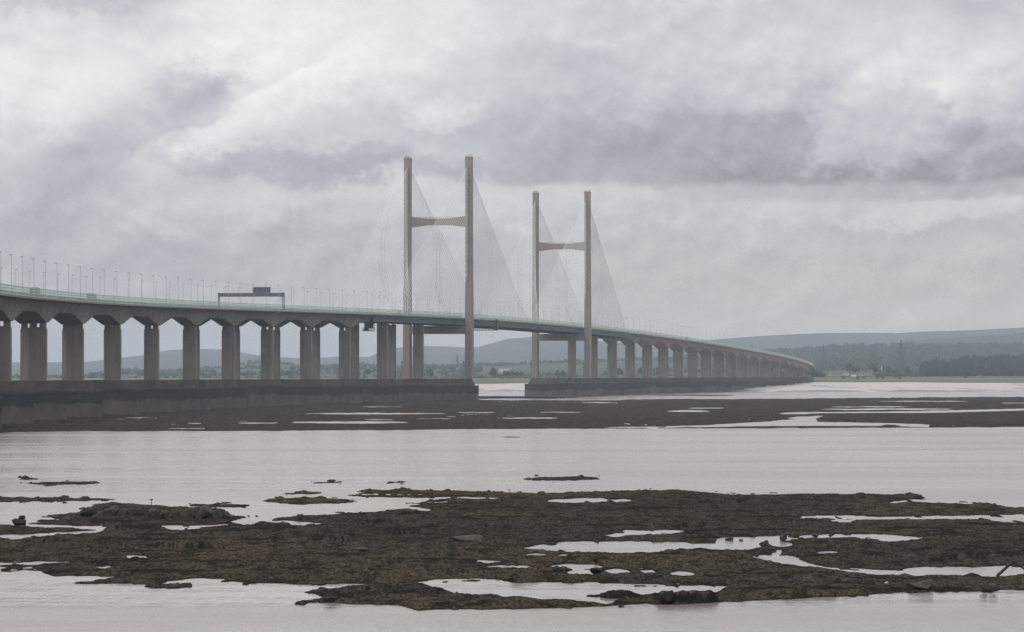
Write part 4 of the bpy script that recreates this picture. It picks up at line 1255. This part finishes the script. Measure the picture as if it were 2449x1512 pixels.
boulder(*r2(396, 462, 363, 412), M['rock_grey'], 'round grey boulder on the thin weed spit right of the boulder row', 125)
boulder(*r2(1180, 1250, 337, 362), M['rock_dark'], 'dark stone on the upper edge of the reef right of the spit', 126)
boulder(*r2(1340, 1550, 322, 362), M['rock_black'], 'black hump on the upper edge of the reef beside the inlet', 127, flat=True)
boulder(*r2(1808, 2135, 560, 606), M['rock_pale'], 'long pale flat slab in the middle of the reef', 128, flat=True)
boulder(*r2(908, 1060, 668, 706), M['rock_pale'], 'thin pale stone among brown weed left of the reef centre', 129, flat=True)
boulder(*r2(1535, 1592, 558, 586), M['rock_pale'], 'small tan stone left of the long pale slab', 130)
boulder(*r2(1460, 1605, 853, 905), M['rock_grey'], 'tilted grey stone with dark base above the lagoon', 131, flat=True)
boulder(*r2(638, 780, 1118, 1170), M['rock_black'], 'black weedy rock on the lowest reef tongue', 132)
boulder(*r3(2008, 2095, 574, 610), M['rock_grey'], 'flat topped stone standing in the long pool', 133, zb=0, flat=True)
boulder(*r3(2138, 2180, 592, 612), M['rock_grey'], 'small stone in the long pool right of the flat topped one', 134, zb=0)
boulder(*r4(200, 275, 546, 606), M['rock_dark'], 'dark round boulder at the right end of the wide pool', 135, zb=.05)
boulder(*r4(495, 568, 538, 575), M['rock_grey'], 'reddish grey stone at the edge of the narrow pool arm', 136)
boulder(*r4(645, 702, 545, 572), M['rock_dark'], 'small dark stone at the edge of the narrow pool arm', 137)
boulder(*r4(414, 528, 928, 1000), M['rock_pale'], 'round pale boulder on the lower right reef', 138)
boulder(*r4(212, 345, 912, 968), M['rock_black'], 'black boulder left of the round pale one', 139)
boulder(*r4(268, 325, 953, 994), M['rock_grey'], 'small grey stone at the foot of the black boulder', 140)
boulder(*r4(680, 755, 938, 970), M['rock_grey'], 'grey stone right of the round pale boulder, left of a pair', 141)
boulder(*r4(775, 845, 958, 990), M['rock_grey'], 'grey stone right of the round pale boulder, lower of a pair', 142)
boulder(*r4(1365, 1620, 972, 1042), M['rock_pale'], 'long wedge shaped pale slab at lower right', 143, flat=True)
boulder(*r4(1508, 1602, 928, 975), M['rock_dark'], 'dark stone resting behind the wedge shaped pale slab', 144)
boulder(*r4(2025, 2115, 986, 1056), M['rock_grey'], 'grey upright stone near the right shoreline', 145)
boulder(*r4(2115, 2215, 1000, 1060), M['rock_dark'], 'dark stone next to the upright one on the right shoreline', 146)
boulder(*r4(1160, 1200, 985, 1004), M['white'], 'small white stone left of the wedge shaped slab', 147)
boulder(*r3(1380, 1560, 1066, 1196), M['rock_black'], 'high black weedy block at the water edge below the lagoon, left half', 148, zb=0)
boulder(*r3(1540, 1720, 1078, 1190), M['rock_black'], 'high black weedy block at the water edge below the lagoon, right half', 149, zb=0)
boulder(*r3(855, 1185, 1088, 1146), M['rock_black'], 'low weedy islet rock inside the lagoon', 150, zb=-.1)
boulder(*r3(795, 855, 768, 806), M['rock_black'], 'black hump between the pools right of centre', 151)
boulder(*r3(410, 525, 842, 900), M['rock_black'], 'black weedy rock at the edge of the small middle pool', 152)
boulder(*r3(765, 905, 856, 908), M['rock_black'], 'black weedy rock between two small pools', 153)
boulder(*r2(1028, 1085, 1022, 1056), M['rock_black'], 'black stone on the crest of the reef tongue', 154)
boulder(*r1(2270, 2300, 375, 390), M['rock_black'], 'small black stone in the water right of the boulder row', 155, zb=0)
boulder(*r1(2342, 2374, 375, 390), M['rock_black'], 'second small black stone in the water right of the boulder row', 156, zb=0)
# driftwood leaning as an inverted V at the right edge
x, d = at(2424, 1376, .3)
mb = MB(); q = .032
mb.tube((x - 1.35, d, .25), (x + .02, d + .3, 1.45), .13, .11, 6); mb.tube((x - .05, d + .25, 1.45), (x + .9, d, .75), .12, .09, 6)
tag(mb.build('driftwood', M['driftwood']), 'dark bent driftwood propped like a roof at the right edge', 'driftwood')
x, d = at(363, 1213, .35)
mb = MB(); mb.tube((x, d, .1), (x, d, 1.2), .05, .045, 6); mb.box((x - .03, d, 1.25), (.36, .14, .14))
tag(mb.build('stake', M['driftwood']), 'thin wooden stake with a crosspiece standing behind the boulder row', 'stake')

# ---------------------------------------------------------------- render settings
S.view_settings.view_transform = 'Standard'; S.view_settings.look = 'None'; S.view_settings.exposure = 0; S.view_settings.gamma = 1
S.cycles.volume_bounces = 0; S.cycles.max_bounces = 5; S.cycles.diffuse_bounces = 2
S.cycles.use_denoising = True; S.cycles.use_adaptive_sampling = False; S.cycles.denoising_prefilter = 'NONE'
